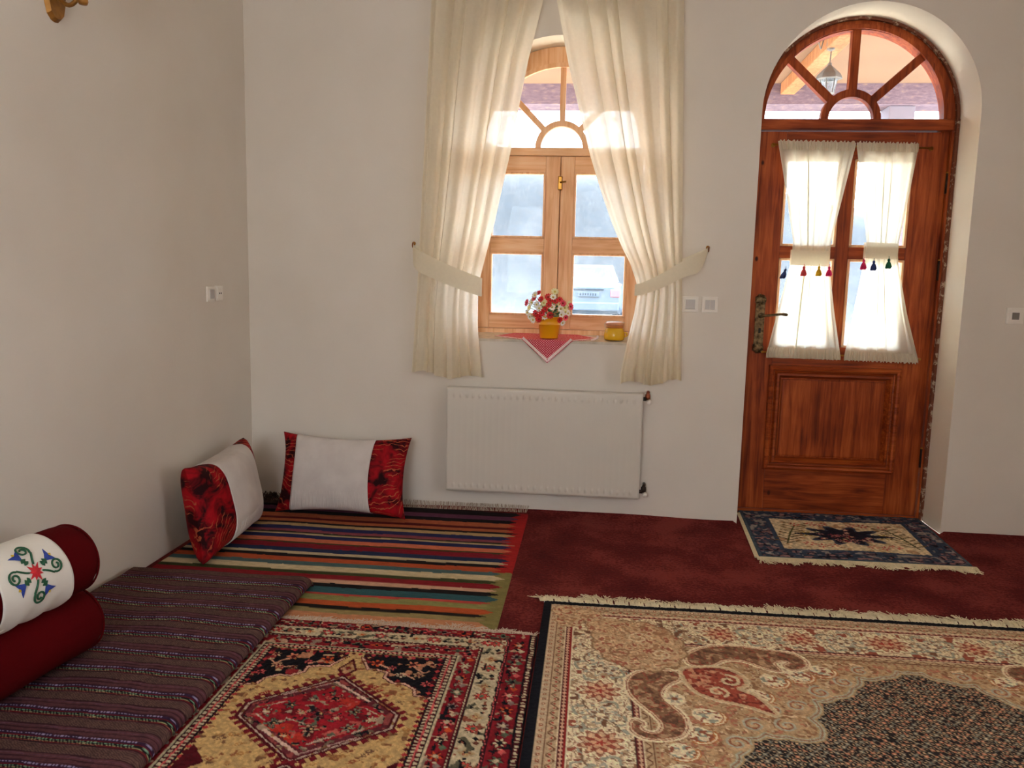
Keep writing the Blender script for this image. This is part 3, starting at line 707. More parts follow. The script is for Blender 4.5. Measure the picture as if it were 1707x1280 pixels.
# ------------------------------------------------------------------ things on the window sill
def sill_cloth():
    t = NT('red cloth with white polka dots'); tc_ = t.n('TexCoord'); s = t.n('SeparateXYZ'); t.l(tc_.outputs['Object'], s.inputs[0])
    def mth(op, a, b=None):
        x = t.n('Math', operation=op)
        for i, q in enumerate((a, b)):
            if q is None: continue
            if hasattr(q, 'links'): t.l(q, x.inputs[i])
            else: x.inputs[i].default_value = q
        return x.outputs[0]
    v = mth('ADD', s.outputs['Y'], s.outputs['Z']); k = 72.0
    a = mth('MULTIPLY', mth('ADD', s.outputs['X'], v), k); b = mth('MULTIPLY', mth('SUBTRACT', s.outputs['X'], v), k)
    fa = mth('SUBTRACT', mth('FRACT', a), .5); fb = mth('SUBTRACT', mth('FRACT', b), .5)
    r2 = mth('ADD', mth('MULTIPLY', fa, fa), mth('MULTIPLY', fb, fb)); dot = mth('LESS_THAN', r2, .062)
    mx = t.n('Mix', data_type='RGBA'); t.l(dot, mx.inputs[0]); mx.inputs[6].default_value = lin((196, 22, 56)); mx.inputs[7].default_value = lin((250, 214, 214))
    t.principled(mx.outputs[2], .85)
    c = thing('sill_cloth', 'red polka-dot cloth with white trim hanging in a point over the sill', 'cloth', (-.25, .06, SILL))
    z = SILL+.0012; fy = -.0150
    top = [(-.556, .075), (-.470, .025), (-.392, fy+.002), (-.100, fy+.002), (-.02, .03), (.034, .075), (-.08, .193), (-.45, .193)]
    mb = MB(); mb.add([(x, y, z+SLOPE*y) for x, y in top]+[(x, y, z+.0014+SLOPE*y) for x, y in top], [tuple(range(8)), tuple(range(15, 7, -1))]+[(i, (i+1) % 8, (i+1) % 8+8, i+8) for i in range(8)])
    n = 14; rows = []
    for j in range(n+1):
        u = j/n; zz = z+.0014-(.002 if j == 0 else 0)-.132*u; l, r = -.392+(.150)*u, -.100-(.142)*u
        rows.append([(l+(r-l)*q/8, fy-.001-.003*math.sin(q/8*PI)*math.sin(u*PI)-.004*u, zz) for q in range(9)])
    g = np.array(rows); mb.grid(g); mb.build('cloth', t.m, c, solid=0)
    tr = mat('white crochet trim', (244, 222, 216), .9, .12, 90, .5, 200)
    w = .014
    def strip(p, q, off):
        d = Vector((q[0]-p[0], q[1]-p[1])).normalized(); nn = Vector((-d.y, d.x))*off
        return p, q, nn
    for p, q, s in (((-.392, z+.001), (-.242, z-.131), 1), ((-.100, z+.001), (-.242, z-.131), -1)):
        P, Q = Vector(p), Vector(q); d = (Q-P).normalized(); nn = Vector((-d.y, d.x))*s
        a0, a1 = P+nn*.005, Q+nn*.005-d*.006; b0, b1 = P+nn*(.005+w), Q+nn*(.005+w)-d*.02
        MB().add([(e.x, y, e.y) for y in (fy-.012, fy-.009) for e in (a0, a1, b1, b0)], [(0, 1, 2, 3), (7, 6, 5, 4), (0, 4, 5, 1), (1, 5, 6, 2), (2, 6, 7, 3), (3, 7, 4, 0)]).build('white_trim', tr, c)
    for p, q in (((-.556, .075), (-.392, fy+.004)), ((.034, .075), (-.100, fy+.004)), ((.034, .075), (-.03, .145))):
        P, Q = Vector(p), Vector(q); d = (Q-P).normalized(); nn = Vector((-d.y, d.x))*(w*.8)
        if nn.y < 0: nn = -nn
        MB().add([(e.x, e.y, zz+SLOPE*e.y) for zz in (z+.0015, z+.0032) for e in (P, Q, Q+nn, P+nn)], [(0, 1, 2, 3), (7, 6, 5, 4), (0, 4, 5, 1), (1, 5, 6, 2), (2, 6, 7, 3), (3, 7, 4, 0)]).build('white_trim', tr, c)
    MB().tube(smooth_pts([(.0, .02, z+.004), (.02, .022, z+.010), (.036, .018, z+.022), (.034, .02, z+.03)]), .006, 8).build('trim_corner', tr, c, True)
sill_cloth()
def flower_pot():
    cx, cy, z = -.240, .052, SILL+.0085
    yel = mat('orange yellow enamel', (240, 166, 18), .35, .03, 5)
    b = thing('flower_bucket', 'small orange-yellow tin bucket holding flowers on the window sill', 'bucket', (cx, cy, z))
    MB().lathe([(.0, 0), (.050, .0), (.0515, .003), (.0595, .074), (.0612, .075), (.0615, .078), (.060, .080), (.066, .118), (.0685, .119), (.069, .123), (.066, .124), (.063, .119), (.050, .02), (.0, .018)], (cx, cy, z), 36).build('bucket', yel, b, True)
    for s in (-1, 1): MB().lathe([(.0, 0), (.008, 0), (.006, .004), (.0, .005)], (cx+s*.064, cy, z+.105), 10, (s, 0, 0)).build('ear', yel, b, True)
    q = thing('flower_bouquet', 'bunch of small red and white artificial daisies in the yellow bucket', 'flowers', (cx, cy, z+.11))
    green = mat('dark leaf green', (34, 92, 44), .6, .3, 40); lgreen = mat('pale stem green', (120, 160, 90), .6, .2, 40)
    pal = dict(red=mat('red petals', (214, 26, 34), .7, .12, 60), white=mat('white petals', (248, 246, 236), .7, .04, 60), pink=mat('pink petals', (232, 70, 96), .7, .1, 60), cream=mat('pale yellow petals', (236, 232, 180), .7, .05, 60))
    cen = mat('yellow green flower centre', (214, 196, 96), .8, .2, 90); cenr = mat('dark red flower centre', (150, 14, 20), .8, .2, 90)
    MB().lathe([(.0, -.09), (.030, -.08), (.05, -.02), (.055, .01), (.0, .03)], (cx, cy, z+.11), 12).build('foam', green, q, True)
    spots = [(-.100, .085, 'white'), (-.112, .055, 'cream'), (-.122, .028, 'white'), (-.108, .005, 'white'), (-.09, -.012, 'white'), (-.128, .082, 'pink'), (-.085, .108, 'red'), (-.082, .128, 'white'), (-.062, .138, 'red'), (-.048, .104, 'red'), (-.07, .075, 'white'),
             (-.055, .055, 'white'), (-.075, .025, 'red'), (-.052, .012, 'red'), (-.040, .030, 'red'), (-.058, -.006, 'red'), (-.025, .012, 'white'), (-.022, .05, 'red'), (-.008, .118, 'red'), (.004, .098, 'red'), (-.002, .075, 'red'), (.02, .118, 'white'), (.032, .098, 'red'),
             (.016, .062, 'white'), (.028, .148, 'cream'), (.058, .104, 'red'), (.056, .080, 'cream'), (.064, .055, 'white'), (.086, .060, 'cream'), (.09, .038, 'white'), (.068, .022, 'white'), (.060, -.006, 'red'), (.076, -.024, 'white'), (.092, .006, 'pink'), (.104, .03, 'white'), (.118, .068, 'pink'), (.108, .082, 'cream'), (.006, .018, 'red'), (.075, .085, 'pink'), (-.03, .085, 'cream')]
    for i, (dx, dz, colr) in enumerate(spots):
        rr = math.hypot(dx, dz-.05); dy = -.075*math.sqrt(max(.02, 1-(rr/.15)**2))+rnd.uniform(-.012, .012)
        p = Vector((cx+dx, cy+dy+.01, z+.115+dz)); d = Vector((dx*1.2, -.10-rnd.random()*.05, (dz-.035)*.9)).normalized()
        R = rnd.uniform(.0175, .0225); e1 = d.orthogonal().normalized(); e2 = d.cross(e1); mb = MB(); npet = 9; a0 = rnd.random()
        for k in range(npet):
            a = a0+2*PI*k/npet; u = e1*math.cos(a)+e2*math.sin(a); w = -e1*math.sin(a)+e2*math.cos(a)
            mb.add([p+u*R*.2+d*.001, p+u*R*.65+w*R*.27+d*.004, p+u*R+w*R*.12+d*.005, p+u*R-w*R*.12+d*.005, p+u*R*.65-w*R*.27+d*.003], [(0, 1, 2, 3, 4)])
        f = mb.build('flower', pal[colr], q, solid=.0012)
        MB().lathe([(.0, .0), (R*.3, .001), (R*.26, .005), (.0, .0065)], p, 8, d).build('flower_centre', cenr if colr in ('red', 'pink') else cen, f, True)
        MB().tube([p-d*.002, p.lerp(Vector((cx, cy, z+.12)), .4)+Vector((0, .01, 0)), (cx+dx*.3, cy, z+.118)], .0014, 5).build('stem', lgreen, f)
    MB().tube([(cx+.028, cy-.03, z+.26), (cx+.01, cy-.01, z+.16), (cx, cy, z+.12)], .0018, 5).build('tall_stem', lgreen, q)
    for i in range(46):
        a = rnd.uniform(0, 2*PI); r = rnd.uniform(.02, .095); h = rnd.uniform(-.01, .11)
        base = Vector((cx+math.cos(a)*r*.6, cy+math.sin(a)*r*.45-.01, z+.125+h*.5)); d = Vector((math.cos(a), math.sin(a)*.6, rnd.uniform(.1, .8))).normalized()
        w = d.cross(Vector((0, 0, 1))).normalized()*rnd.uniform(.008, .013); L = rnd.uniform(.03, .05)
        MB().add([base, base+d*L*.5+w, base+d*L+Vector((0, 0, -.004)), base+d*L*.5-w, base+d*L*.5+Vector((0, 0, -.003))], [(0, 1, 4), (1, 2, 4), (2, 3, 4), (3, 0, 4)]).build('leaf', green, q, solid=.001)
flower_pot()
def lidded_jar():
    cx, cy, z = .130, .062, SILL+.0075
    yg = mat('mustard glazed jar', (226, 176, 30), .25, .06, 10); wd = mat('pale wooden lid', (214, 150, 110), .5, .15, 30)
    j = thing('lidded_jar', 'squat mustard-yellow jar with a wooden lid on the window sill', 'jar', (cx, cy, z))
    MB().lathe([(.0, 0), (.050, .0), (.056, .006), (.0585, .02), (.057, .04), (.051, .058), (.046, .066), (.044, .069), (.0, .069)], (cx, cy, z), 36).build('body', yg, j, True)
    MB().lathe([(.0, .069), (.046, .069), (.048, .072), (.048, .080), (.046, .083), (.0, .083)], (cx, cy, z), 30).build('rubber_ring', mat('jar sealing ring', (196, 120, 60), .6, .05), j, True)
    MB().lathe([(.0, .083), (.047, .083), (.050, .086), (.050, .096), (.046, .101), (.0, .103)], (cx, cy, z), 30).build('lid', wd, j, True)
    MB().tube(smooth_pts([(cx-.052, cy-.01, z+.07), (cx-.056, cy-.012, z+.09), (cx-.035, cy-.03, z+.108), (cx+.03, cy-.03, z+.106), (cx+.056, cy-.012, z+.10)]), .0018, 6).build('wire_clip', WHITE_METAL, j, True)
    MB().tube(smooth_pts([(cx+.055, cy-.01, z+.045), (cx+.068, cy-.012, z+.042), (cx+.070, cy-.012, z+.028), (cx+.058, cy-.01, z+.02)]), .004, 8).build('handle', yg, j, True)
lidded_jar()

# ------------------------------------------------------------------ radiator
def radiator():
    x0, x1, z0, z1, yf, yb = -.802, .298, .140, .738, -.105, -.035
    r = thing('radiator', 'white steel panel radiator on the wall below the window', 'radiator', ((x0+x1)/2, yb, z0))
    nch = 29; xs = np.linspace(x0+.004, x1-.004, nch*10+1); zs = np.array([z0, z0+.004, z0+.012]+list(np.linspace(z0+.018, z1-.018, 64))+[z1-.012, z1-.004, z1])
    X, Z = np.meshgrid(xs, zs); u = (X-x0-.03)/((x1-x0-.06)/nch); ch = np.clip(.5-.5*np.cos(2*PI*u), 0, 1)**2*((X > x0+.03) & (X < x1-.03))
    body = np.clip((Z-z0-.03)/.012, 0, 1)*np.clip((z1-.038-Z)/.010, 0, 1)
    ends = np.exp(-((Z-z0-.036)/.007)**2)+np.exp(-((Z-z1+.045)/.006)**2)
    Y = yf-.0003*ch*body-.0075*np.clip(ch*1.6-.5, 0, 1)*ends
    edge = np.minimum(np.minimum(X-x0, x1-X), np.minimum(Z-z0, z1-Z)); Y += .008*np.clip(1-edge/.008, 0, 1)**2
    fr = grid_mesh('front_panel', np.stack([X, Y, Z], -1), WHITE_METAL, r)
    MB().box(x0+.006, x1-.006, yf+.012, yb+.004, z0+.01, z1-.02).build('core', mat('radiator inside', (120, 112, 102), .7, .1), r)
    for x in (x0, x1-.006): MB().box(x, x+.006, yf+.006, yb, z0+.006, z1-.002, .002).build('side_panel', WHITE_METAL, r)
    g = MB(); n = 150
    for i in range(n):
        x = x0+.012+(x1-x0-.024)*i/(n-1); g.box(x-.0018, x+.0018, yf+.012, yb-.004, z1-.012, z1-.002)
    g.box(x0, x1, yf+.004, yf+.012, z1-.014, z1, .002); g.box(x0, x1, yb-.008, yb, z1-.014, z1, .002)
    g.build('top_grille', WHITE_METAL, r, kind='stuff')
    for zc, top in ((.706, True), (.178, False)):
        v = MB().tube([(x1-.004, -.068, zc), (x1+.020, -.068, zc)], .011, 12).build('valve', DARKMET, r, True)
        MB().lathe([(.0, -.016), (.014, -.016), (.015, 0), (.014, .014), (.0, .016)], (x1+.026, -.066, zc+.012), 12, (0, 0, 1)).build('valve_body', COPPER if top else DARKMET, v, True)
        MB().lathe([(.0, 0), (.013, 0), (.013, .018), (.010, .022), (.0, .022)], (x1+.034, -.074, zc-.012), 14, (0, -1, -.3)).build('valve_cap', WHITE_PL, v, True)
        MB().tube(smooth_pts([(x1+.026, -.066, zc+.014), (x1+.026, -.066, zc+.030 if top else zc+.03), (x1+.030, -.05, zc+.034), (x1+.032, -.002, zc+.030)]), .009, 10).build('pipe_elbow', COPPER if top else DARKMET, v, True)
    for x in (x0+.15, x1-.15): MB().box(x-.015, x+.015, yb-.002, -.0005, z0+.1, z1-.08).build('wall_bracket', WHITE_METAL, r)
radiator()

# ------------------------------------------------------------------ switches, sconce
def switch(label, c, nrm, w=.084, kind='rocker', group=None):
    """wall plate centred at c; nrm 'y' (back wall) or 'x' (side wall)"""
    s = thing('wall_socket' if kind == 'socket' else 'light_switch', label, 'switch', c, group)
    def bxx(a0, a1, d0, d1, z0, z1, b):
        if nrm == 'y': return MB().box(c[0]+a0, c[0]+a1, c[1]-d1, c[1]-d0, c[2]+z0, c[2]+z1, b)
        return MB().box(c[0]+d0, c[0]+d1, c[1]+a0, c[1]+a1, c[2]+z0, c[2]+z1, b)
    h = w/2
    bxx(-h, h, .0002, .009, -h, h, .003).build('plate', WHITE_PL, s)
    bxx(-h*.72, h*.72, .008, .0125, -h*.72, h*.72, .003).build('inner_frame', WHITE_PL, s)
    if kind == 'rocker': bxx(-h*.60, h*.60, .012, .0165, -h*.60, h*.60, .003).build('rocker', mat('greyish switch rocker', (198, 192, 186), .4, .02), s)
    elif kind == 'double':
        for q in (-1, 1): bxx(*(sorted((q*h*.03, q*h*.60))), .012, .0165, -h*.60, h*.60, .003).build('rocker', mat('greyish switch rocker', (198, 192, 186), .4, .02), s)
    elif kind == 'dark': bxx(-h*.42, h*.42, .012, .015, -h*.45, h*.42, .003).build('button', GREY_PL, s)
    else:
        bxx(-h*.5, h*.5, .012, .014, -h*.5, h*.5, .003).build('socket_face', WHITE_PL, s)
        for q in (-1, 1): bxx(q*h*.22-.004, q*h*.22+.004, .0138, .0146, -.004, .004, 0).build('socket_hole', DARK, s)
switch('white single rocker switch beside the right cream curtain', (.536, 0, 1.234), 'y', .086, 'rocker')
switch('white double rocker switch nearer the door of the pair', (.643, 0, 1.234), 'y', .086, 'double')
switch('white switch with grey button at the right edge beyond the door', (2.232, 0, 1.216), 'y', .086, 'dark')
switch('white blank switch on the side wall, farther from the corner', (XL, -.478, 1.235), 'x', .080, 'rocker')
switch('white power socket on the side wall, nearer the corner', (XL, -.384, 1.238), 'x', .080, 'socket')
def sconce():
    y, z = -1.60, 2.40; X = XL
    s = thing('wall_sconce', 'brass wall lamp high on the side wall, cut by the top edge', 'wall lamp', (X, y, 2.24))
    br = mat('worn dark brass sconce', (150, 104, 44), .45, .35, 25, .3, 60, metal=.55)
    pts = [(-.045, 2.53), (.045, 2.53), (.055, 2.47), (.06, 2.36), (.052, 2.30), (.040, 2.262), (.02, 2.245), (0, 2.241), (-.02, 2.245), (-.040, 2.262), (-.052, 2.30), (-.06, 2.36), (-.055, 2.47)]
    n = len(pts); v = [(X+.0005, y+a, b) for a, b in pts]+[(X+.016, y+a*.85, z+(b-z)*.93) for a, b in pts]
    MB().add(v, [tuple(range(n)), tuple(range(2*n-1, n-1, -1))]+[(i, (i+1) % n, (i+1) % n+n, i+n) for i in range(n)]).build('back_plate', br, s)
    MB().tube(smooth_pts([(X+.014, y, 2.33), (X+.06, y, 2.30), (X+.10, y, 2.33), (X+.11, y, 2.38)]), .008, 10).build('arm', br, s, True)
    MB().lathe([(.0, 2.300), (.014, 2.302), (.018, 2.312), (.016, 2.325), (.034, 2.34), (.040, 2.36), (.036, 2.365), (.0, 2.365)], (X+.115, y, .0), 24).build('cup', br, s, True)
    MB().lathe([(.0, 2.365), (.014, 2.365), (.014, 2.43), (.0, 2.43)], (X+.115, y, 0), 16).build('candle_sleeve', WHITE_PL, s, True)
    MB().lathe([(.085, 2.42), (.055, 2.56), (.053, 2.56), (.083, 2.42)], (X+.115, y, 0), 30).build('lamp_shade', BAND, s, True)
    MB().lathe([(.0, 2.43), (.012, 2.435), (.02, 2.47), (.012, 2.50), (.0, 2.51)], (X+.115, y, 0), 14).build('bulb', WHITE_PL, s, True)
sconce()

# ------------------------------------------------------------------ floor textiles
def fringe_mesh(p, q, out, n, length, rad, seed, bunch=0, z=.006, curl=.35, up=0.0, seg=5):
    """strands leaving the edge p-q in direction out"""
    r = random.Random(seed); mb = MB(); P, Q, O = Vector(p), Vector(q), Vector(out).normalized(); E = (Q-P).normalized()
    for i in range(n):
        t = (i+r.random()*.6)/n
        if bunch:
            b = math.floor(t*bunch); tc = (b+.5)/bunch; t0 = tc+(t-tc)*.9
            fan = (t-tc)*bunch*.9
        else: t0, fan = t, 0
        base = P.lerp(Q, t0); swing = .35*math.sin(t*23+seed)+.25*math.sin(t*57)+r.uniform(-curl, curl); L = length*r.uniform(.65, 1.15)*(.55+.9*float(vnoise(np.array([t*n/22.0]), np.array([.3]), 1.0, seed)[0]))
        pts = []
        for k in range(seg+1):
            u = k/seg; a = swing*u+fan*.5*(u-.3)
            pts.append(base+O*L*u*(1-.25*abs(a))+E*L*a*u+Vector((0, 0, z*(.4+.6*r.random())*math.sin(min(1, u*1.6)*PI)*.8+up*u*u+.0015)))
        mb.tube(pts, [rad*(1-.35*k/seg) for k in range(seg+1)], 4)
    return mb
FRINGE = mat('cream cotton fringe', (222, 206, 168), .9, .15, 40)
FRINGE2 = mat('pale pinkish fringe', (206, 182, 158), .9, .18, 60)
RUG = vcol('knotted wool pile')
def rug_surface(cv, z0, relief, seed, lift=None):
    Z = z0+(vnoise(cv.X, cv.Y, 160, seed)-.5)*relief+(vnoise(cv.X, cv.Y, 2.3, seed+1)-.5)*.004
    if lift is not None: Z = Z+lift
    return Z
def skirt(P):
    """turn the outer ring of vertices down to the floor"""
    P = P.copy()
    for sl in (np.s_[0, :], np.s_[-1, :], np.s_[:, 0], np.s_[:, -1]): P[sl + (2,)] = .0012
    return P

def kilim():
    k = thing('kilim', 'flat-woven kilim with many coloured stripes in the corner', 'rug', (-1.12, -.8, 0))
    edges = [-.03, -.13, -.2, -.259, -.329, -.366, -.41, -.439, -.482, -.538, -.578, -.598, -.618, -.67, -.724, -.746, -.807, -.86, -.894, -.931, -.986, -1.032, -1.092, -1.13, -1.184, -1.222, -1.262, -1.324, -1.346, -1.396, -1.448, -1.479, -1.519, -1.62]
    cols = [(40, 28, 30), (112, 62, 84), (34, 26, 30), (190, 100, 66), (96, 24, 28), (190, 104, 66), (34, 26, 28), (200, 168, 118), (46, 48, 92), (150, 74, 86), (52, 50, 36), (206, 182, 136), (44, 48, 92), (222, 122, 88), (74, 64, 36), (142, 30, 44), (42, 54, 86), (214, 194, 154), (34, 28, 30), (198, 90, 52), (82, 110, 110), (226, 206, 164), (70, 74, 42), (150, 34, 42), (226, 178, 146), (36, 28, 28), (56, 98, 104), (206, 78, 70), (156, 154, 92), (210, 96, 52), (36, 30, 28), (168, 148, 96), (222, 150, 106)]
    cv = Canvas(-1.965, -.322, -.028, -1.60, .006); yy = cv.Y+.010*(vnoise(cv.X, cv.Y*.3, 2.6, 4)-.5)+.003*(vnoise(cv.X, cv.Y, 30, 6)-.5)
    rs = random.Random(5)
    for i, c in enumerate(cols):
        m = (yy <= edges[i]) & (yy > edges[i+1]); mid = (edges[i]+edges[i+1])/2; hh = (edges[i]-edges[i+1])/2
        cv.fill(m, c)
        end = -.345-rs.uniform(0, .03); tooth = np.clip((cv.X-(end-.05))/.05, 0, 2)*hh
        selv = (188, 40, 40) if mid > -1.0 else (150, 138, 82)
        cv.fill(m & (np.abs(yy-mid) > hh-tooth), selv); cv.fill(m & (cv.X > -.338), selv)
    cv.C *= (.84+.13*vnoise(cv.X*.4, cv.Y, 120, 7))[..., None]
    Z = .006+.004*(vnoise(cv.X, cv.Y, 3.5, 8)-.4)+.0015*np.sin(yy*420)
    grid_mesh('woven_field', skirt(np.stack([cv.X, cv.Y, Z], -1)), vcol('flat woven wool', .95, .4, 500, .18, 300), k, cv.C)
    fringe_mesh((-1.96, -.034, .004), (-.335, -.034, .004), (0, 1, .0), 330, .030, .0022, 3, 60, .004, .5, .040).build('fringe', mat('grey beige kilim fringe', (178, 156, 136), .95, .25, 40), k, kind='stuff')
    fringe_mesh((-1.955, -.10, .008), (-1.70, -.10, .008), (.1, 1, 0), 90, .085, .0026, 9, 0, .02, .9, .045).build('bunched_fringe', mat('dark brown fringe', (70, 52, 42), .95, .3, 40), k, kind='stuff')
kilim()

def red_rug():
    k = thing('red_rug', 'red tribal rug with hexagon medallion on a yellow field', 'rug', (-.79, -2.3, 0))
    xc, xr, yt = -.79, -.160, -1.604
    cv = Canvas(-1.42, xr, yt, -3.06, .004); C = cv.C
    RED, DRED, CREAM, BLACK, YEL, ORG, PINK, GRN, GREY = (138, 28, 36), (84, 16, 24), (204, 186, 150), (20, 17, 22), (206, 168, 110), (206, 84, 44), (214, 96, 92), (92, 110, 84), (150, 126, 116)
    dx = .63-np.abs(cv.X-xc); dt = yt-cv.Y; d2 = np.interp(dt, [0, .06, .13, .2, .236, .4], [.03, .11, .19, .265, .32, .5]); d = np.minimum(dx, d2); side = dx < d2
    s = np.where(side, dt, cv.X-xc); jag = .0025*(vnoise(cv.X, cv.Y, 70, 2)-.5); dd = d+jag
    def band(a, b): return (dd >= a) & (dd < b)
    cv.fill(dd > -1, DRED)
    cv.fill(band(.0, .006), BLACK); cv.fill(band(.008, .020) & (np.modf(s/.018+50)[0] < .55), CREAM); cv.fill(band(.022, .028), BLACK)
    cv.fill(band(.030, .097), RED); cv.fill(band(.097, .102), BLACK); cv.fill(band(.104, .109) & (np.modf(s/.016+50)[0] < .6), PINK)
    cv.fill(band(.110, .192), CREAM); cv.fill(band(.108, .112) | band(.190, .195), BLACK); cv.fill(band(.197, .203) & (np.modf(s/.016+50)[0] < .6), CREAM)
    cv.fill(band(.205, .266), RED)
    cv.fill(band(.266, .274), CREAM); cv.fill(band(.274, .279), BLACK); cv.fill(band(.279, .290) & (np.modf(s/.02+50)[0] < .55), CREAM); cv.fill(band(.292, .297), PINK)
    cv.fill(band(.297, .309) & (np.modf(s/.016+50)[0] < .5), CREAM); cv.fill(band(.311, .316), BLACK)
    fieldm = dd >= .318; cv.fill(fieldm, YEL)
    r = random.Random(3)
    # border flowers
    for w0, w1, cols in ((.03, .097, (ORG, GREY, CREAM, GRN, PINK)), (.205, .266, (GREY, PINK, CREAM, ORG, GRN))):
        c = (w0+w1)/2; st = .088; n = 0; y = yt-.10
        while y > -3.05:
            for sg in (-1, 1):
                px = xc+sg*(.63-c); col = cols[n % 5]
                cv.ell(px, y, .026, .026, DRED, 0, 6, .25); cv.ell(px, y, .022, .022, col, r.random(), 6, .35); cv.ell(px, y, .009, .009, BLACK if n % 2 else CREAM)
                cv.diamond(px+.012, y-st/2, .012, .016, cols[(n+2) % 5]); cv.diamond(px-.012, y-st/2, .007, .018, BLACK); cv.ell(px+.005, y-st/2+.014, .006, .006, CREAM)
            y -= st; n += 1
    for i, x in enumerate(np.arange(-1.34, -.24, .075)):
        y = yt-.03; col = (PINK, GREY, ORG, CREAM, GRN)[i % 5]
        cv.ell(x, y, .026, .018, col, 0, 4, .3); cv.ell(x, y, .010, .007, BLACK); cv.ell(x+.037, y+.008, .008, .006, CREAM); cv.ell(x+.037, y-.012, .012, .006, BLACK)
        if abs(x-xc) < .40:
            y = yt-.170; cv.ell(x, y, .022, .014, (GREY, ORG, PINK, CREAM, GRN)[(i*2) % 5], 0, 4, .3); cv.ell(x, y, .008, .006, BLACK); cv.ell(x+.037, y, .014, .007, BLACK); cv.ell(x+.037, y+.014, .008, .004, CREAM)
    # cream border: alternating boxes
    y = yt-.095; n = 0
    while y > -3.0:
        for sg in (-1, 1):
            px = xc+sg*(.63-.151)
            q = n % 3
            if q == 0: cv.ell(px, y, .030, .026, DRED, 0, 8, .2); cv.ell(px, y, .024, .020, (212, 84, 70), 0, 8, .25); cv.ell(px, y, .008, .008, GRN)
            elif q == 1:
                for a, b, cc in ((-.018, .008, (90, 88, 70)), (.016, .010, BLACK), (-.004, -.012, (120, 110, 86)), (.020, -.010, (112, 60, 46)), (-.024, -.008, BLACK)): cv.diamond(px+a, y+b, .012, .010, cc)
            else: cv.ell(px, y, .026, .022, (190, 160, 116), 0, 4, .2); cv.ell(px, y, .014, .011, (150, 60, 40), 0, 5, .3); cv.ell(px, y, .006, .005, YEL)
        y -= .062; n += 1
    x = -1.29; n = 1
    while x < -.30:
        y = yt-.095; q = n % 3
        if q == 0: cv.ell(x, y, .034, .024, DRED, 0, 8, .2); cv.ell(x, y, .028, .019, (206, 74, 70), 0, 8, .25); cv.ell(x, y, .010, .006, CREAM)
        elif q == 1:
            for a, b, cc in ((-.018, .008, (90, 88, 70)), (.016, .010, BLACK), (-.004, -.012, (120, 110, 86)), (.020, -.010, (112, 60, 46)), (-.024, -.008, BLACK)): cv.diamond(x+a, y+b, .014, .009, cc)
        else: cv.ell(x, y, .026, .018, (206, 176, 128), 0, 4, .2); cv.ell(x, y, .013, .010, (196, 92, 44), 0, 5, .3)
        x += .068; n += 1
    # field: small ornaments on yellow
    for i in range(120):
        x, y = xc+r.uniform(-.29, .29), r.uniform(-3.02, -2.0); cc = r.choice([(178, 128, 72), (150, 86, 54), (120, 84, 60), (150, 40, 40)])
        w = r.uniform(.008, .016); cv.diamond(x, y, w, w*.8, cc); cv.diamond(x, y, w*.5, w*.4, YEL); cv.line([(x-w*1.3, y-w), (x+w*1.3, y+w*.6)], .003, cc)
    # black corner pieces with stepped edge
    half = [(.027, -1.872), (.069, -1.950), (.100, -1.950), (.140, -1.965), (.140, -2.000), (.177, -2.030), (.215, -2.030), (.255, -2.058), (.265, -2.095), (.304, -2.105), (.316, -2.105), (.316, -1.840), (.027, -1.840)]
    for sg in (-1, 1):
        pts = [(xc+sg*a, b) for a, b in half]; cv.poly(pts, BLACK)
        cv.line(pts[:11], .016, DRED); cv.line(pts[:11], .008, (224, 176, 150))
        for a, b, rr, cc in ((.09, -1.905, .026, ORG), (.215, -1.90, .026, (216, 130, 96)), (.15, -1.93, .016, PINK), (.25, -1.965, .022, (206, 160, 120)), (.285, -2.02, .018, PINK), (.19, -1.975, .018, CREAM), (.28, -1.89, .018, (206, 170, 130)), (.05, -1.87, .018, DRED)):
            cv.ell(xc+sg*a, b, rr, rr, cc, a*20, 6, .3); cv.ell(xc+sg*a, b, rr*.4, rr*.4, DRED if cc != DRED else YEL)
        for (a, b), (e, f) in (((.19, -1.96), (.24, -1.995)), ((.25, -1.965), (.28, -1.935)), ((.10, -1.915), (.145, -1.94)), ((.225, -1.915), (.26, -1.95))): cv.line([(xc+sg*a, b), (xc+sg*e, f)], .007, (206, 150, 120))
    # pink beads along the field top and sides
    for i in range(26):
        x = xc-.30+.6*i/25; cv.diamond(x, -1.850, .010, .012, (190, 60, 66) if i % 2 else DRED)
    for j in range(50):
        for sg in (-1, 1): cv.diamond(xc+sg*.306, -1.86-.024*j, .010, .010, (186, 60, 60) if j % 2 else DRED)
    # pendant and medallions
    cv.poly([(xc-.035, -1.965), (xc, -1.885), (xc+.035, -1.965), (xc, -2.02)], DRED); cv.poly([(xc-.024, -1.962), (xc, -1.905), (xc+.024, -1.962), (xc, -2.0)], (196, 150, 110)); cv.ell(xc, -1.955, .011, .014, RED, 0, 4, .3)
    for yc in (-2.252, -2.742):
        R = .250; hexa = lambda q: [(xc, yc+R*q), (xc+.250*q, yc+.040*q), (xc+.250*q, yc-.040*q), (xc, yc-R*q), (xc-.250*q, yc-.040*q), (xc-.250*q, yc+.040*q)]
        hp = hexa(1.05)
        for (xa, ya), (xb, yb) in zip(hp, hp[1:]+hp[:1]):
            n = max(2, int(math.hypot(xb-xa, yb-ya)/.030))
            for i in range(n): cv.diamond(xa+(xb-xa)*(i+.5)/n, ya+(yb-ya)*(i+.5)/n, .014, .014, (120, 26, 34))
        cv.poly(hexa(1.0), DRED); cv.poly(hexa(.955), (196, 170, 150)); cv.poly(hexa(.93), DRED)
        m = cv.polymask(hexa(.90)); cv.fill(m, (104, 40, 46)); cv.specks(m, [(176, 150, 124), (120, 100, 80), BLACK, (150, 70, 66)], 62, 5, .55)
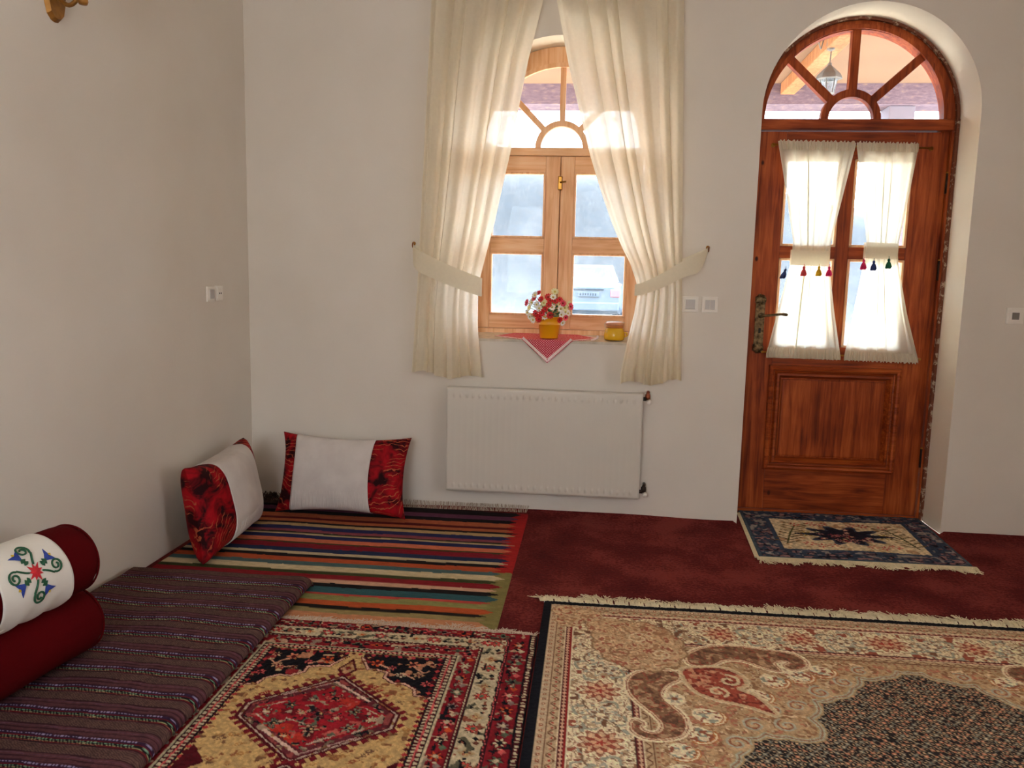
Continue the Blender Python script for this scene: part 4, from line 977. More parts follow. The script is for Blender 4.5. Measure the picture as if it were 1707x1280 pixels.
        cv.line([(xc-.01, yc+R*.80), (xc+.13, yc+.10)], .010, (214, 180, 160)); cv.line([(xc-.01, yc+R*.80), (xc-.15, yc+.10)], .006, (190, 150, 140)); cv.line([(xc+.01, yc-R*.80), (xc-.13, yc-.10)], .012, (214, 180, 160)); cv.line([(xc+.01, yc-R*.8), (xc+.15, yc-.10)], .006, (190, 150, 140))
        inner = [(xc, yc+.175), (xc+.205, yc+.03), (xc+.205, yc-.03), (xc, yc-.175), (xc-.205, yc-.03), (xc-.205, yc+.03)]
        cv.poly(inner, (158, 30, 40)); mi = cv.polymask(inner)
        cv.specks(mi, [(186, 52, 40), (112, 22, 30)], 24, 9, .68); cv.specks(mi, [(176, 150, 124), (30, 26, 30), (96, 104, 84), (190, 92, 80)], 70, 13, .70)
        for a, b, rr, cc in ((0, .01, .040, (120, 50, 56)), (.0, -.075, .038, (190, 150, 120)), (.105, .035, .030, (120, 126, 100)), (-.105, .045, .030, (86, 92, 78)), (.11, -.055, .032, (150, 140, 116)), (-.12, -.06, .030, (110, 116, 96)), (.02, .10, .034, (196, 84, 76)), (.165, 0, .024, CREAM), (-.165, 0, .026, (190, 160, 140)), (.05, -.125, .022, (150, 120, 100)), (-.06, -.12, .022, (196, 100, 60)), (-.055, .005, .026, (216, 110, 92)), (.06, -.01, .026, (206, 84, 84)), (-.05, .085, .020, (160, 130, 110))):
            cv.ell(xc+a, yc+b, rr, rr*.8, DRED, a*9, 6, .3); cv.ell(xc+a, yc+b, rr*.8, rr*.62, cc, a*9, 6, .35); cv.ell(xc+a, yc+b, rr*.35, rr*.28, BLACK if rr > .027 else CREAM); cv.ell(xc+a+.004, yc+b, rr*.15, rr*.12, YEL)
        for a, b, e, f in ((.13, .06, .19, .02), (.19, -.02, .13, -.08), (-.13, .06, -.19, .02), (-.19, -.02, -.15, -.05), (.02, -.15, .08, -.10), (-.09, -.03, -.03, -.05)): cv.line([(xc+a, yc+b), (xc+e, yc+f)], .006, (200, 172, 150))
        for sg in (-1, 1): cv.poly([(xc+sg*.23, yc-.27), (xc+sg*.30, yc-.19), (xc+sg*.31, yc-.35)], DRED)
    for w0, w1, cols in ((.11, .192, [(96, 92, 72), BLACK, (150, 84, 62)]), (.03, .097, [BLACK, (190, 150, 120), (90, 84, 66)]), (.205, .266, [BLACK, (196, 156, 126), (150, 130, 110)])): cv.specks(band(w0, w1), cols, 62, 14, .73)
    cv.specks(fieldm & (cv.C.sum(-1) > 430), [(150, 96, 60), (176, 132, 80), (130, 90, 60)], 55, 15, .74)
    cv.specks(fieldm & (cv.C.sum(-1) < 90), [(190, 130, 96), (150, 40, 44), (206, 176, 136)], 40, 10, .70)
    C *= (.86+.28*vnoise(cv.X, cv.Y, 130, 12))[..., None]
    dark = 1-C.mean(-1)/255
    Z = rug_surface(cv, .011, .0045, 3)-.001*dark
    grid_mesh('pile', skirt(np.stack([cv.X, cv.Y, Z], -1)), RUG, k, C)
    fringe_mesh((-1.41, yt+.002, .006), (xr-.004, yt+.002, .006), (0, 1, 0), 380, .042, .0017, 8, 0, .008, .8).build('fringe', FRINGE2, k, kind='stuff')
red_rug()

def beige_rug():
    k = thing('beige_rug', 'large beige and brown oriental carpet with dark field and black edge', 'rug', (1.15, -2.2, 0))
    x0, yt, xm = -.157, -1.275, 1.152
    cv = Canvas(x0, xm, yt, -3.05, .004); C = cv.C; X, Y = cv.X, cv.Y
    BLACK, TAN, TAN2, CREAM, BROWN, RBR, RED, GREY, LINE = (20, 20, 26), (196, 168, 130), (184, 152, 114), (228, 208, 172), (120, 82, 58), (152, 96, 70), (166, 66, 54), (160, 156, 136), (214, 196, 160)
    dl, dt = X-x0, yt-Y; left = dl < dt; d = np.minimum(dl, dt); s = np.where(left, dt, dl)
    band = lambda a, b: (d >= a) & (d < b)
    cv.fill(d > -1, TAN2)
    # guards
    cv.fill(band(.033, .064), (190, 166, 134)); cv.fill(band(.041, .056) & (np.modf(s/.030+9)[0] < .45), RBR); cv.fill(band(.045, .052) & (np.modf(s/.030+9)[0] < .30) & (np.modf(s/.030+9)[0] > .14), CREAM)
    cv.fill(band(.063, .067), BROWN)
    cv.fill(band(.067, .100), (186, 160, 126)); cv.fill(np.abs(d-.0835-.011*np.sin(s*2*PI/.055)) < .0032, BROWN); cv.fill(band(.067, .100) & (np.hypot(np.modf(s/.0275+9)[0]*.0275-.0137, d-.0835) < .0045), RED)
    cv.fill(band(.099, .104), LINE); cv.fill(band(.104, .120), (92, 36, 34)); z = np.abs(np.modf(s/.020+9)[0]-.5)*2; cv.fill(band(.105, .119) & (np.abs(d-.112)/.007 < z), (204, 160, 130)); cv.fill(band(.120, .1245), (140, 40, 36)); cv.fill(band(.1245, .131), CREAM)
    # main border
    mm = band(.131, .326); cv.fill(mm, CREAM)
    cv.vines(mm, (176, 150, 116), 26, 5, .13, 2, .014); cv.vines(mm, (150, 108, 82), 34, 4, .07, 5, .012); cv.specks(mm, [(150, 82, 62), (156, 154, 134), (120, 84, 62)], 60, 7, .68)
    cv.fill(np.abs(d-.228-.055*np.sin(s*2*PI/.30+.8))*mm+(~mm) < .0035, (128, 100, 76))
    def palm(px, py, R, kind):
        if kind == 0:
            cv.ell(px, py, R*1.12, R*1.05, CREAM, .3, 10, .12); cv.ell(px, py, R, R*.95, (156, 100, 76), .3, 10, .16); cv.ell(px, py, R*.82, R*.76, (208, 172, 134), .3, 10, .12); cv.ell(px, py, R*.70, R*.64, (150, 78, 60), .3, 8, .2); cv.ell(px, py, R*.45, R*.42, (206, 160, 124), 0, 6, .2); cv.ell(px, py, R*.25, R*.22, RED, 0, 5, .3)
        else:
            cv.ell(px, py, R*.82, R*.72, (170, 164, 142), .4, 6, .3); cv.ell(px, py, R*.62, R*.55, CREAM, .4, 6, .3); cv.ell(px, py, R*.5, R*.44, (132, 100, 78), .4, 6, .3); cv.ell(px, py, R*.2, R*.18, CREAM)
            for a in (.7, 2.4, 3.9, 5.5): cv.curve([(px+R*math.cos(a), py+R*math.sin(a)), (px+R*1.25*math.cos(a+.35), py+R*1.25*math.sin(a+.35)), (px+R*1.0*math.cos(a+.8), py+R*1.0*math.sin(a+.8))], .010, (156, 152, 130))
    for i in range(7): palm(.535+i*.150, -1.502, .072, i % 2)
    for j in range(9): palm(.070, -1.84-j*.148, .074, (j+1) % 2)
    cv.fill(band(.326, .331), (70, 44, 40))
    # inner guards
    cv.fill(band(.331, .350), (110, 44, 40)); cv.fill(band(.333, .348) & (np.abs(d-.3405)/.0075 < z), (206, 166, 134)); cv.fill(band(.350, .354), LINE); cv.fill(band(.354, .378), (184, 156, 120)); cv.fill(np.abs(d-.366-.007*np.sin(s*2*PI/.04)) < .003, BROWN); cv.fill(band(.378, .384), BROWN); cv.fill(band(.384, .402), (176, 148, 112)); cv.fill(band(.388, .396) & (np.modf(s/.022+9)[0] < .4), RBR)
    # spandrel ground
    sp = d > .400; cv.fill(sp, TAN2); cv.specks(sp, [(150, 110, 78), (208, 184, 146), (140, 98, 70), (176, 116, 90)], 95, 3, .54); cv.vines(sp, (164, 128, 92), 22, 4, .05, 9, .012)
    # dark field with fine lattice
    fb = [(.395, -3.06), (.405, -2.86), (.365, -2.74), (.43, -2.62), (.375, -2.5), (.436, -2.35), (.463, -2.295), (.505, -2.207), (.563, -2.175), (.623, -2.182), (.725, -2.180), (.722, -2.071), (.766, -1.958), (.836, -1.930), (.914, -1.861), (.959, -1.784), (1.042, -1.772), (1.111, -1.722), (1.16, -1.716)]
    fs = []
    for p, q in zip(fb[:-1], fb[1:]):      # scalloped edge bulging into the field
        L = math.hypot(q[0]-p[0], q[1]-p[1]); nx, ny = -(q[1]-p[1])/L, (q[0]-p[0])/L
        for i in range(8):
            t = i/8; b = -.16*L*math.sin(PI*t); fs.append((p[0]+(q[0]-p[0])*t+nx*b, p[1]+(q[1]-p[1])*t+ny*b))
    fs.append(fb[-1])
    fpoly = fs+[(1.3, -1.716), (1.3, -3.2), (.395, -3.2)]; fm = cv.polymask(fpoly)
    cv.fill(fm, (42, 36, 36))
    a, b = (X+Y*.9)/.030, (X-Y*.9)/.030; ia, ib = np.floor(a), np.floor(b); fa, fb_ = a-ia-.5, b-ib-.5
    hsh = np.modf(np.abs(np.sin(ia*12.9898+ib*78.233))*43758.5)[0]
    cv.fill(fm & (np.abs(fa) < .12), (150, 132, 106)); cv.fill(fm & (np.abs(fb_) < .12), (132, 116, 96))
    cv.fill(fm & (np.hypot(fa, fb_) < .27), (128, 130, 118)); cv.fill(fm & (np.hypot(fa, fb_) < .27) & (hsh > .45), (186, 120, 92)); cv.fill(fm & (np.hypot(fa, fb_) < .11), (206, 182, 144))
    h2 = np.hypot(np.abs(fa)-.5, np.abs(fb_)-.5); cv.fill(fm & (h2 < .16), (196, 164, 126)); cv.fill(fm & (vnoise(X, Y, 140, 4) > .70), (40, 34, 34))
    cv.line(fs, .030, (176, 150, 112)); cv.line(fs, .016, (176, 176, 152)); cv.line(fs, .006, (150, 108, 80))
    # curls and scallops in the spandrel
    def spiral(px, py, R, a0, turns, w, c, sg=1):
        pts = [(px+R*(1-.8*t)*math.cos(a0+sg*turns*2*PI*t), py+R*(1-.8*t)*math.sin(a0+sg*turns*2*PI*t)) for t in np.linspace(0, 1, 26)]; cv.line(pts, w, c)
    for px, py, R, a0 in ((.47, -2.235, .034, 0), (.54, -2.13, .034, 1), (.64, -2.12, .032, 2), (.70, -2.00, .030, .5), (.80, -1.90, .034, 1.5), (.90, -1.82, .030, 2), (.62, -2.03, .024, 3), (.98, -1.735, .026, 1), (.385, -2.40, .030, 1), (.36, -2.62, .030, 1)):
        cv.ell(px, py, R*1.25, R*1.25, (190, 160, 122)); spiral(px, py, R*1.2, a0, 1.3, .008, (176, 172, 148)); spiral(px, py, R*.95, a0, 1.1, .006, RBR)
    for px, py, a0, R in ((.66, -1.845, -.9, .05), (.755, -1.80, -.9, .05), (.845, -1.755, -.9, .045), (.585, -1.955, -.8, .05), (.405, -2.10, -.7, .052), (.365, -2.205, -.8, .050), (.305, -2.30, -.9, .046), (.30, -2.40, -.7, .046)):
        cv.ell(px, py, R, R*.8, CREAM, a0); cv.specks(np.hypot((X-px)/R, (Y-py)/(R*.8)) < .9, [(150, 150, 130), (150, 90, 66)], 110, 3, .55)
        arc = [(px+R*math.cos(a0+t)*1.0, py+R*math.sin(a0+t)*.9) for t in np.linspace(-1.15, 1.15, 14)]; cv.line(arc, .016, (176, 112, 66)); cv.line(arc, .006, (230, 206, 168))
    # S-shaped leaves
    SL = [(.335, -1.825), (.262, -1.824), (.198, -1.850), (.165, -1.912), (.167, -1.981), (.193, -2.043), (.236, -2.108), (.259, -2.164), (.246, -2.206), (.214, -2.214), (.190, -2.19), (.20, -2.165), (.172, -2.150), (.163, -2.20), (.195, -2.240), (.248, -2.244), (.308, -2.220), (.332, -2.165), (.326, -2.104), (.297, -2.050), (.272, -1.985), (.295, -1.923), (.339, -1.876)]
    ST = [(.389, -1.693), (.463, -1.622), (.565, -1.597), (.671, -1.612), (.764, -1.628), (.803, -1.672), (.800, -1.725), (.752, -1.757), (.722, -1.73), (.745, -1.705), (.73, -1.69), (.69, -1.715), (.70, -1.769), (.652, -1.755), (.586, -1.712), (.523, -1.712), (.452, -1.768), (.390, -1.760)]
    for pts in (SL, ST):
        q = smooth_pts(pts, 5, True); cv.line(q, .030, CREAM, True); cv.poly(q, (132, 98, 72)); m = cv.polymask(q); cv.specks(m, [(176, 142, 108), (146, 84, 64), (104, 74, 56)], 95, 6, .50); cv.line(q, .012, (156, 92, 70), True); cv.line(q, .006, (214, 190, 152), True)
    cv.ell(.311, -2.007, .036, .040, CREAM); cv.ell(.311, -2.007, .026, .028, (170, 160, 136), 0, 6, .3); cv.ell(.311, -2.007, .010, .011, RBR)
    RP = [(.355, -1.812), (.431, -1.778), (.504, -1.776), (.557, -1.822), (.561, -1.882), (.530, -1.916), (.581, -1.957), (.622, -2.064), (.560, -2.03), (.495, -2.006), (.441, -1.99), (.380, -1.938)]
    q = smooth_pts(RP, 5, True); cv.line(q, .028, (206, 186, 148), True); cv.poly(q, (158, 76, 58)); m = cv.polymask(q); cv.specks(m, [(196, 140, 108), (120, 52, 42)], 95, 8, .55); cv.line(q, .010, (196, 168, 130), True)
    spiral(.508, -1.862, .040, 1.6, 1.2, .012, (206, 184, 146), -1); spiral(.458, -1.942, .036, -1, 1.2, .012, (206, 184, 146))
    # corner medallion and rosette
    for px, py, rx, ry, rot in ((.215, -1.63, .172, .205, .25), (.10, -1.49, .085, .07, .6)):
        cv.ell(px, py, rx*1.05, ry*1.05, (150, 118, 86), rot, 12, .04); cv.ell(px, py, rx, ry, (196, 164, 126), rot, 12, .04); m = ((X-px)/rx)**2+((Y-py)/ry)**2 < .9
        cv.specks(m, [(170, 128, 94), (212, 186, 146), (160, 96, 74)], 100, 2, .54); cv.vines(m, (160, 118, 86), 20, 5, .06, 4, .012)
    spiral(.22, -1.58, .05, 0, 1.4, .008, (216, 194, 156)); spiral(.15, -1.70, .045, 2, 1.4, .008, (150, 112, 82)); spiral(.29, -1.70, .04, 4, 1.4, .008, (216, 194, 156)); cv.ell(.25, -1.68, .022, .02, (160, 90, 70), 0, 6, .3)
    for px, py, R in ((-.055, -1.37, .062), (.03, -1.40, .058), (-.045, -1.46, .056)):
        cv.ell(px, py, R*1.08, R*1.08, (156, 122, 90), 0, 8, .06); cv.ell(px, py, R, R, (200, 172, 134), 0, 8, .06); spiral(px, py, R*.6, 1, 1.2, .006, (164, 126, 92)); cv.specks(np.hypot(X-px, Y-py) < R*.9, [(170, 128, 94), (160, 96, 74)], 110, 3, .6)
    cv.fill(d < .033, BLACK)
    C *= (1.0+.24*vnoise(X, Y, 150, 12))[..., None]
    # mirror to the full width
    XX = np.concatenate([X, (2*xm-X)[:, ::-1][:, 1:]], 1); YY = np.concatenate([Y, Y[:, ::-1][:, 1:]], 1); CC = np.concatenate([C, C[:, ::-1][:, 1:]], 1)
    Z = .0125+(vnoise(XX, YY, 170, 5)-.5)*.0028+(vnoise(XX, YY, 2.0, 6)-.5)*.004
    XX = XX+.0*YY; YY = YY+.012*XX
    grid_mesh('pile', skirt(np.stack([XX, YY, Z], -1)), RUG, k, CC)
    MB().add([(x0, yt+.012*x0, .004), (2*xm-x0, yt+.012*(2*xm-x0), .004), (2*xm-x0, yt+.010+.012*(2*xm-x0), .004), (x0, yt+.010+.012*x0, .004)], [(0, 1, 2, 3)]).build('kelim_end', mat('white woven rug end', (216, 214, 214), .9, .05, 30), k, solid=.006)
    fringe_mesh((x0-.02, yt+.008+.012*x0, .005), (2*xm-x0, yt+.008+.012*(2*xm-x0), .005), (-.25, 1, 0), 1100, .080, .0022, 4, 42, .018, .55).build('fringe', FRINGE, k, kind='stuff')
beige_rug()

def door_mat():
    k = thing('door_rug', 'small navy and cream floral rug in front of the door', 'rug', (1.4, -.15, 0))
    cor = [(.912, .240), (1.950, .262), (1.900, -.548), (.868, -.572)]
    w, h = 1.035, .815; cv = Canvas(0, w, 0, h, .005); C = cv.C; X, Y = cv.X, cv.Y
    NAVY, BLUE, CREAM, DK, PINK, GREEN, RED = (54, 66, 84), (92, 108, 124), (226, 204, 164), (30, 28, 42), (196, 110, 106), (78, 78, 40), (180, 66, 62)
    d = np.minimum(np.minimum(X, w-X), np.minimum(Y, h-Y)); cv.fill(d > -1, NAVY)
    m = (d > .02) & (d < .125); cv.specks(m, [(150, 140, 134), (110, 84, 92), DK, (150, 112, 110)], 42, 3, .46); cv.fill((d > .125) & (d < .15), (60, 72, 92)); cv.fill(d < .016, (74, 88, 98))
    for i in range(9):
        for yy in (.07, h-.07): cv.ell(.1+i*.105, yy, .030, .028, (48, 64, 84), 0, 6, .2); cv.ell(.1+i*.105, yy, .014, .012, (120, 110, 116), 0, 5, .3)
    for j in range(6):
        for xx in (.07, w-.07): cv.ell(xx, .16+j*.1, .028, .030, (48, 64, 84), 0, 6, .2); cv.ell(xx, .16+j*.1, .013, .012, (140, 100, 100), 0, 5, .3)
    cv.fill(d > .15, CREAM); mc = d > .152; cv.specks(mc, [(190, 150, 112), (204, 178, 136)], 30, 5, .70)
    cx, cy = w/2, h/2
    for sg in (-1, 1):
        sx = cx+sg*.275
        cv.line([(sx-sg*.04, cy-.16), (sx+sg*.015, cy+.0), (sx+sg*.06, cy+.17)], .010, GREEN)
        for t in np.linspace(-.9, .9, 8):
            px, py = sx+sg*.05*t, cy+.17*t
            for e in (-1, 1): cv.line([(px, py), (px+e*.055, py-.035)], .008, (84, 72, 40)); cv.ell(px+e*.058, py-.036, .010, .009, (120, 90, 50))
        for a, b in ((.22, .16), (.16, .19), (.24, -.16), (.14, -.19), (.10, .18), (.08, -.19)):
            cv.ell(cx+sg*a, cy+b, .038, .028, (190, 70, 66), a*30, 6, .35); cv.ell(cx+sg*a, cy+b, .016, .012, CREAM)
        cv.ell(cx+sg*.20, cy, .035, .05, (170, 140, 60), 0, 6, .3)
    cv.ell(cx, cy, .235, .175, (64, 72, 88), 0, 10, .18); cv.ell(cx, cy, .20, .15, DK, 0, 10, .18); cv.ell(cx-.22, cy, .05, .03, DK, 0, 2, .4); cv.ell(cx+.22, cy, .05, .03, DK, 0, 2, .4)
    r = random.Random(4)
    for i in range(26):
        a = r.random()*2*PI; q = math.sqrt(r.random()); px, py = cx+.16*q*math.cos(a), cy+.12*q*math.sin(a); cc = r.choice([PINK, RED, (206, 140, 130), (150, 60, 70), (120, 120, 80)]); cv.ell(px, py, .022, .018, cc, a, 5, .35); cv.ell(px, py, .008, .007, DK if i % 2 else CREAM)
    C *= (.82+.36*vnoise(X, Y, 90, 6))[..., None]
    u, v = X/w, Y/h; P = np.zeros(X.shape+(3,))
    for i in (0, 1): P[..., i] = (1-u)*(1-v)*cor[0][i]+u*(1-v)*cor[1][i]+u*v*cor[2][i]+(1-u)*v*cor[3][i]
    P[..., 2] = .012+(vnoise(X, Y, 140, 2)-.5)*.004+.003*np.sin(X*9)*np.sin(Y*7)
    grid_mesh('pile', skirt(P), RUG, k, C)
    fr = fringe_mesh(cor[3]+(.006,), cor[2]+(.006,), (.03, -1, 0), 420, .066, .0026, 6, 0, .010, .45); fr.build('fringe', FRINGE, k, kind='stuff')
    wb = mat('woven cream band', (220, 204, 166), .95, .12, 60, .4, 200)
    a, b = Vector(cor[3]), Vector(cor[2])
    MB().add([(a.x-.012, a.y, .010), (b.x+.006, b.y, .010), (b.x+.006, b.y-.030, .007), (a.x-.012, a.y-.030, .007)], [(0, 1, 2, 3)]).build('woven_end', wb, k, solid=.006)
    a, b = Vector(cor[0]), Vector(cor[3])
    MB().add([(a.x, a.y-.05, .011), (b.x, b.y, .011), (b.x-.020, b.y, .006), (a.x-.016, a.y-.05, .006)], [(0, 1, 2, 3)]).build('woven_edge', wb, k, solid=.006)
door_mat()

# ------------------------------------------------------------------ mattress, bolsters, pillows
def mattress():
    k = thing('floor_mattress', 'thin purple striped cotton mattress along the side wall', 'mattress', (-1.56, -2.2, 0))
    x0, x1, y0, y1, T = -1.975, -1.150, -1.285, -3.15, .066
    # cross-section along X: up the left side, over the top, round the right edge
    prof = [(x0, .014), (x0+.002, T*.75), (x0+.02, T)]
    nx = 165
    for i in range(1, nx): prof.append((x0+.02+(x1-.045-x0-.02)*i/nx, T))
    for i in range(13):
        a = PI/2-PI*.94*i/12; prof.append((x1-.045+.045*math.cos(a), .037+(T-.037)*math.sin(a)*(1 if a > 0 else .86)))
    prof = np.array(prof); ys = np.linspace(y0, y1, 540); n = len(prof)
    arc = np.concatenate([[0], np.cumsum(np.hypot(np.diff(prof[:, 0]), np.diff(prof[:, 1])))])
    S, YY = np.meshgrid(arc, ys); P = np.zeros((540, n, 3)); P[..., 0] = prof[None, :, 0]; P[..., 1] = ys[:, None]; P[..., 2] = prof[None, :, 1]
    top = np.clip((prof[:, 1]-.03)/.03, 0, 1)[None]
    P[..., 2] += top*(.012*(vnoise(P[..., 0], YY, 4.5, 2)-.45)+.004*(vnoise(P[..., 0], YY, 18, 3)-.5))
    P[..., 0] += .010*(vnoise(YY*0, YY, 5, 4)-.5)*np.clip((S-.6)/.2, 0, 1)
    endf = np.clip((y0-YY)/.035, 0, 1); endf = np.sqrt(1-(1-endf)**2); P[..., 2] = .004+(P[..., 2]-.004)*(.25+.75*endf); P[..., 2] = np.maximum(P[..., 2], .012)
    t = np.modf((y0-YY+.012*(vnoise(S, YY*.2, 3.2, 5)-.5)+.004*vnoise(S, YY, 9, 6))/.1265+10.15)[0]; px = np.modf(S/.011)[0]; qx = np.modf(S/.011+.5)[0]
    C = np.zeros(P.shape); C[:] = (108, 64, 68)
    def st(a, b, c, dots=None, alt=None):
        m = (t >= a) & (t < b); C[m] = c
        if dots is not None: C[m & (t > a+(b-a)*.2) & (t < b-(b-a)*.2) & ((px if alt is None else qx) < .5)] = dots
    st(.04, .08, (70, 36, 46)); st(.09, .165, (58, 38, 66), (186, 172, 216)); st(.165, .205, (70, 30, 56)); st(.205, .235, (126, 26, 38)); st(.235, .295, (34, 30, 34), (140, 186, 150)); st(.295, .350, (30, 28, 30), (186, 186, 130), 1); st(.350, .385, (120, 34, 40), (178, 96, 80))
    st(.385, .42, (48, 28, 32)); m = (t >= .44) & (t < .74); C[m] = (120, 88, 78); C[m & ((px < .5) ^ (np.modf(t*16)[0] < .5))] = (88, 62, 58); st(.74, .78, (62, 32, 40)); st(.82, .85, (120, 76, 92)); st(.90, .94, (72, 38, 46))
    C *= (.74+.24*vnoise(S, YY, 160, 8))[..., None]
    grid_mesh('cover', P, vcol('striped woven cotton', .95, .5, 400, .15, 300), k, C)
mattress()

def bolster(name, label, c0, d, r, length, mt, cover=False):
    c0, d = Vector(c0), Vector(d).normalized(); e1 = Vector((d.y, -d.x, 0)).normalized()
    if e1.x < 0: e1 = -e1
    e2 = e1.cross(d)
    if e2.z < 0: e2 = -e2
    k = thing(name, label, 'bolster', tuple(c0+d*length/2-Vector((0, 0, r))))
    prof = [(0.0, .020), (r*.18, .012), (r*.45, .004), (r*.75, .0), (r*.90, .008), (r*.985, .028), (r, .06)]
    prof += [(r, h) for h in np.linspace(.08, length-.06, 24)]+[(r*.985, length-.028), (r*.9, length-.008), (r*.7, length), (0, length-.01)]
    n = 56; v = []; f = []
    for i, (q, h) in enumerate(prof):
        for j in range(n):
            a = 2*PI*j/n; wob = 1+.012*math.sin(3*a+h*9)+.008*math.sin(5*a-h*17)+(.02*math.sin(14*a) if h < .012 else 0)
            v.append(c0+d*h+(e1*math.cos(a)+e2*math.sin(a))*q*wob)
    for i in range(len(prof)-1):
        for j in range(n): f.append((i*n+j, i*n+(j+1) % n, (i+1)*n+(j+1) % n, (i+1)*n+j))
    MB().add(v, f).build('cushion', mt, k, True)
    # piping seam round the end
    MB().tube([c0+d*.016+(e1*math.cos(2*PI*j/48)+e2*math.sin(2*PI*j/48))*r*.965 for j in range(49)], .0035, 6).build('piping', mt, k, True)
    if not cover: return
    white = mat('white cotton cover', (232, 226, 214), .85, .04, 8, .15, 60)
    R = r+.0055; P = []
    for u in np.linspace(0, 1, 36):
        row = []
        for j in range(73):
            a = math.radians(-128+268*j/72); edge = .126+.018*math.sin(a*.9+.3)+(.02 if a < -1 else 0); s = edge+(.38-edge)*u
            wr = .004*math.sin(s*70+a*2)*(1 if a < -.25 else 0)*min(1, (-a-.25)*2)
            row.append(c0+d*s+(e1*math.cos(a)+e2*math.sin(a))*(R+wr))
        P.append([tuple(q) for q in row])
    cov = MB().grid(np.array(P)).build('embroidered_cover', white, k, True, label='white cotton cover with red, green and blue embroidery', solid=.003)
    tail = MB().grid(np.array([[tuple(c0+d*(.335+.10*u+.04*w)+(e1*math.cos(-.85-.5*u)+e2*math.sin(-.85-.5*u))*(R+.012*u*w)+Vector((.012, -.02, -.03))*u*w) for w in np.linspace(0, 1, 8)] for u in np.linspace(0, 1, 10)])).build('loose_corner', white, cov, True, solid=.003)
    def S(a, b, h=0):   # a: along the roll towards its end, b: up around it
        th = math.radians(26)+b/r; return c0+d*(.257-a)+(e1*math.cos(th)+e2*math.sin(th))*(R+.0035+h)
    G = mat('green embroidery thread', (22, 84, 52), .6, .2, 200); B = mat('blue embroidery thread', (34, 62, 150), .6, .2, 200); Rd = mat('red embroidery thread', (200, 24, 36), .6, .2, 200); Yt = mat('yellow embroidery thread', (214, 180, 40), .6, .2, 200)
    def patch(pts, m, nm):
        c = (sum(p[0] for p in pts)/len(pts), sum(p[1] for p in pts)/len(pts)); MB().add([S(*c, .0012)]+[S(*p, .0005) for p in pts], [(0, i+1, (i+1) % len(pts)+1) for i in range(len(pts))]).build(nm, m, cov, solid=.0015)
    rot = lambda p, q: (p[0]*math.cos(q)-p[1]*math.sin(q), p[0]*math.sin(q)+p[1]*math.cos(q))
    pet = []
    for i in range(9):
        q = 2*PI*i/9+.2; L = .030 if i % 2 else .024; pet += [rot((.008, -.006), q), rot((L, 0), q), rot((.008, .006), q)]
    patch(pet, Rd, 'red_flower'); patch([rot((.0035, 0), 2*PI*i/8) for i in range(8)], Yt, 'flower_eye')
    for i in range(4):
        q = math.radians(25+90*i)
        patch([rot(p, q) for p in ((.030, -.003), (.034, -.010), (.040, -.004), (.044, -.011), (.050, -.004), (.056, 0), (.050, .004), (.044, .011), (.040, .004), (.034, .010), (.030, .003))], G, 'green_leaf')
        patch([rot(p, q) for p in ((.052, -.004), (.064, -.012), (.078, -.024), (.074, -.006), (.072, 0), (.074, .006), (.078, .024), (.064, .012), (.052, .004))], B, 'blue_tulip')
        patch([rot(p, q) for p in ((.073, -.006), (.080, 0), (.073, .006), (.070, 0))], Yt, 'tulip_tip')
        q = math.radians(72+90*i); pts = [rot((t, .004*math.sin(t*60)), q) for t in np.linspace(.022, .060, 6)]
        cx, cy = .068, .020
        pts += [rot((cx+.021*(1-.75*t)*math.cos(-PI/2-.3+t*2*PI*1.5), cy+.021*(1-.75*t)*math.sin(-PI/2-.3+t*2*PI*1.5)), q) for t in np.linspace(0, 1, 26)]
        MB().tube([S(*p, .001) for p in pts], .0030, 6).build('green_scroll', G, cov, True)
VELRED = mat('dark red cotton', (82, 4, 8), .95, .08, 6, .2, 120, Specular_IOR_Level=.08)
bolster('bolster', 'plain red bolster at the bottom of the pile on the striped mattress', (-1.692, -2.052, .180), (-.16, -1, 0), .112, .95, VELRED)
bolster('bolster', 'red bolster with embroidered white cover lying on the plain one', (-1.680, -2.086, .404), (-.16, -1, .0), .116, .98, VELRED, True)

def velvet():
    t = NT('red patterned velvet'); v = t.coords()
    n = t.noise(v, 11, 3, .6, .6); vo = t.n('TexVoronoi'); vo.inputs['Scale'].default_value = 9; t.l(v, vo.inputs['Vector'])
    base = t.ramp(n, [(.40, lin((40, 4, 8))), (.50, lin((128, 8, 18))), (.62, lin((166, 12, 24)))])
    w = t.n('TexWave'); w.wave_type = 'RINGS'; w.inputs['Scale'].default_value = 16; w.inputs['Distortion'].default_value = 9; w.inputs['Detail'].default_value = 3; t.l(v, w.inputs['Vector'])
    m1 = t.ramp(w.outputs['Fac'], [(.90, (0, 0, 0, 1)), (.95, (1, 1, 1, 1))]); m2 = t.ramp(t.noise(v, 6, 2), [(.50, (0, 0, 0, 1)), (.56, (1, 1, 1, 1))])
    mm = t.n('Mix', data_type='RGBA', blend_type='MULTIPLY'); mm.inputs[0].default_value = 1; t.l(m1, mm.inputs[6]); t.l(m2, mm.inputs[7])
    c2 = t.n('Mix', data_type='RGBA'); t.l(mm.outputs[2], c2.inputs[0]); t.l(base, c2.inputs[6]); c2.inputs[7].default_value = lin((170, 82, 52))
    t.principled(c2.outputs[2], .75, 0, t.bump(n, .2, .005), Specular_IOR_Level=.15); return t.m
VELVET = velvet()
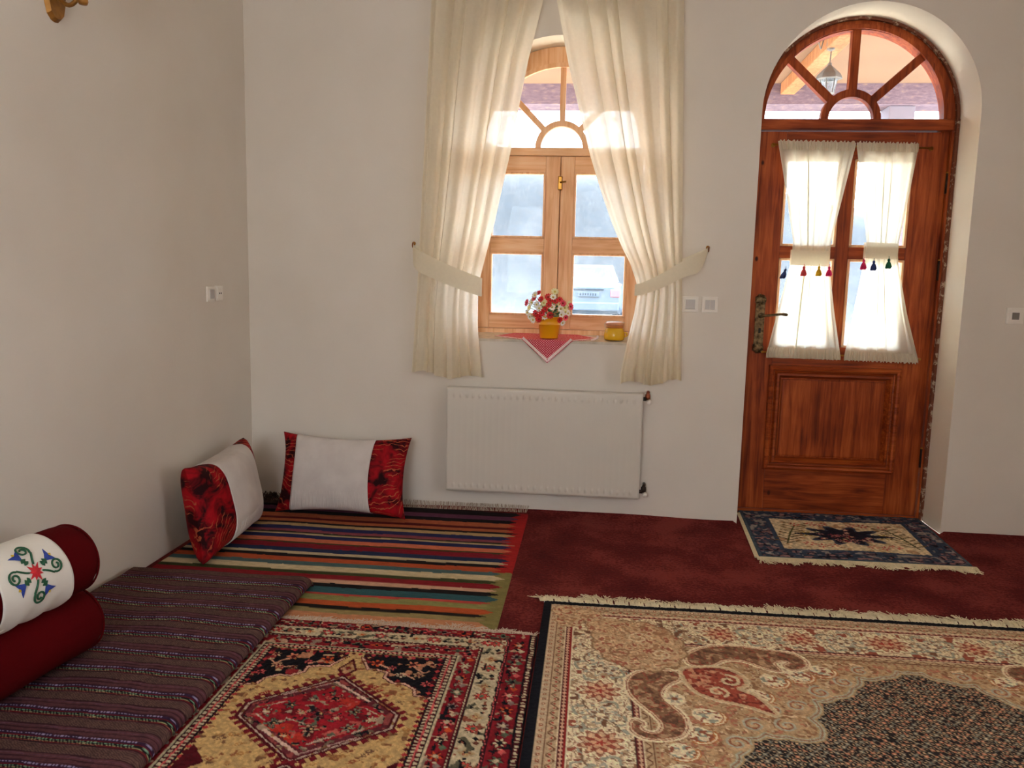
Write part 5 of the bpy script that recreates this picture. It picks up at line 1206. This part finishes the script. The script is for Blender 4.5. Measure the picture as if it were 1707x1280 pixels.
def pillow(label, origin, ax, up, Wd, Ht, Th, cu, lean_front, seed):
    """origin: middle of the bottom edge; ax: width direction; up: height direction; the front faces ax x up reversed towards lean_front"""
    o, ax, up = Vector(origin), Vector(ax).normalized(), Vector(up).normalized(); nn = Vector(lean_front).normalized(); nn = (nn-up*nn.dot(up)-ax*nn.dot(ax)).normalized()
    k = thing('floor_pillow', label, 'cushion', tuple(o), 'red velvet floor pillows')
    def surf(u, v, sgn, extra=0):
        cor = (abs(u)**3)*(abs(v)**3)
        x = Wd/2*u*(1-.055*(1-v*v))*(1+.03*cor); z = Ht/2*v*(1-.105*(1-u*u))*(1+.04*cor)
        t = (max(0, 1-u*u)**.36*max(0, 1-v*v)**.40)**.9
        t *= 1+.06*math.sin(u*5+seed)+.05*math.sin(v*4+seed*2)
        th = Th/2*t+extra*(1 if t > .02 else .6)
        return o+ax*x+up*(z*(1+extra*1.5)+Ht/2*.95)+nn*(th*sgn+Th*.5)
    for nm, ua, ub, ex, m in (('cushion', -1, 1, 0, VELVET), ('white_cover', cu[0], cu[1], .006, None)):
        us = np.linspace(ua, ub, 49); vs = np.sin(np.linspace(-PI/2, PI/2, 37)); rows = []
        for v in list(vs)+list(vs[::-1][1:-1]):
            pass
        loop = [(v, 1) for v in vs]+[(v, -1) for v in vs[::-1][1:-1]]
        P = np.array([[tuple(surf(u, v, s, ex)) for v, s in loop] for u in us])
        if m is None:
            t = NT('white seersucker cover'); vv = t.coords(); 
            t.principled(t.ramp(t.noise(vv, 9, 3), [(.3, lin((200, 190, 184))), (.7, lin((214, 205, 198)))]), .85, 0, t.bump(t.noise(vv, 120, 2), .2, .003)); m = t.m
            MATS['seersucker'] = m
            MB().grid(P, wrap=True).build(nm, m, k, True, label='white fabric sleeve', solid=.0025)
            rib = MB()
            for i in range(22):     # pleated lower edge of the sleeve
                u = ua+(ub-ua)*(i+.5)/22; rib.tube([tuple(surf(u, q, 1, .0075)) for q in np.linspace(-.97, -.50, 9)], [.001, .0022, .003, .003, .003, .0028, .0022, .0015, .0006], 6)
            rib.build('pleats', m, k, True, kind='stuff')
        else:
            MB().grid(P, wrap=True).build(nm, m, k, True)
    # tied corner ears
pillow('red velvet pillow with white sleeve leaning on the wall left of the radiator', (-1.352, -.225, .014), (1, -.03, 0), (0, .34, 1), .73, .435, .19, (-.76, .50), (0, -1, 0), 1)
pillow('red velvet pillow with white sleeve leaning against the side wall', (-1.885, -.785, .014), (-.06, 1, 0), (-.16, 0, 1), .68, .44, .25, (-.50, .70), (1, 0, .1), 2)
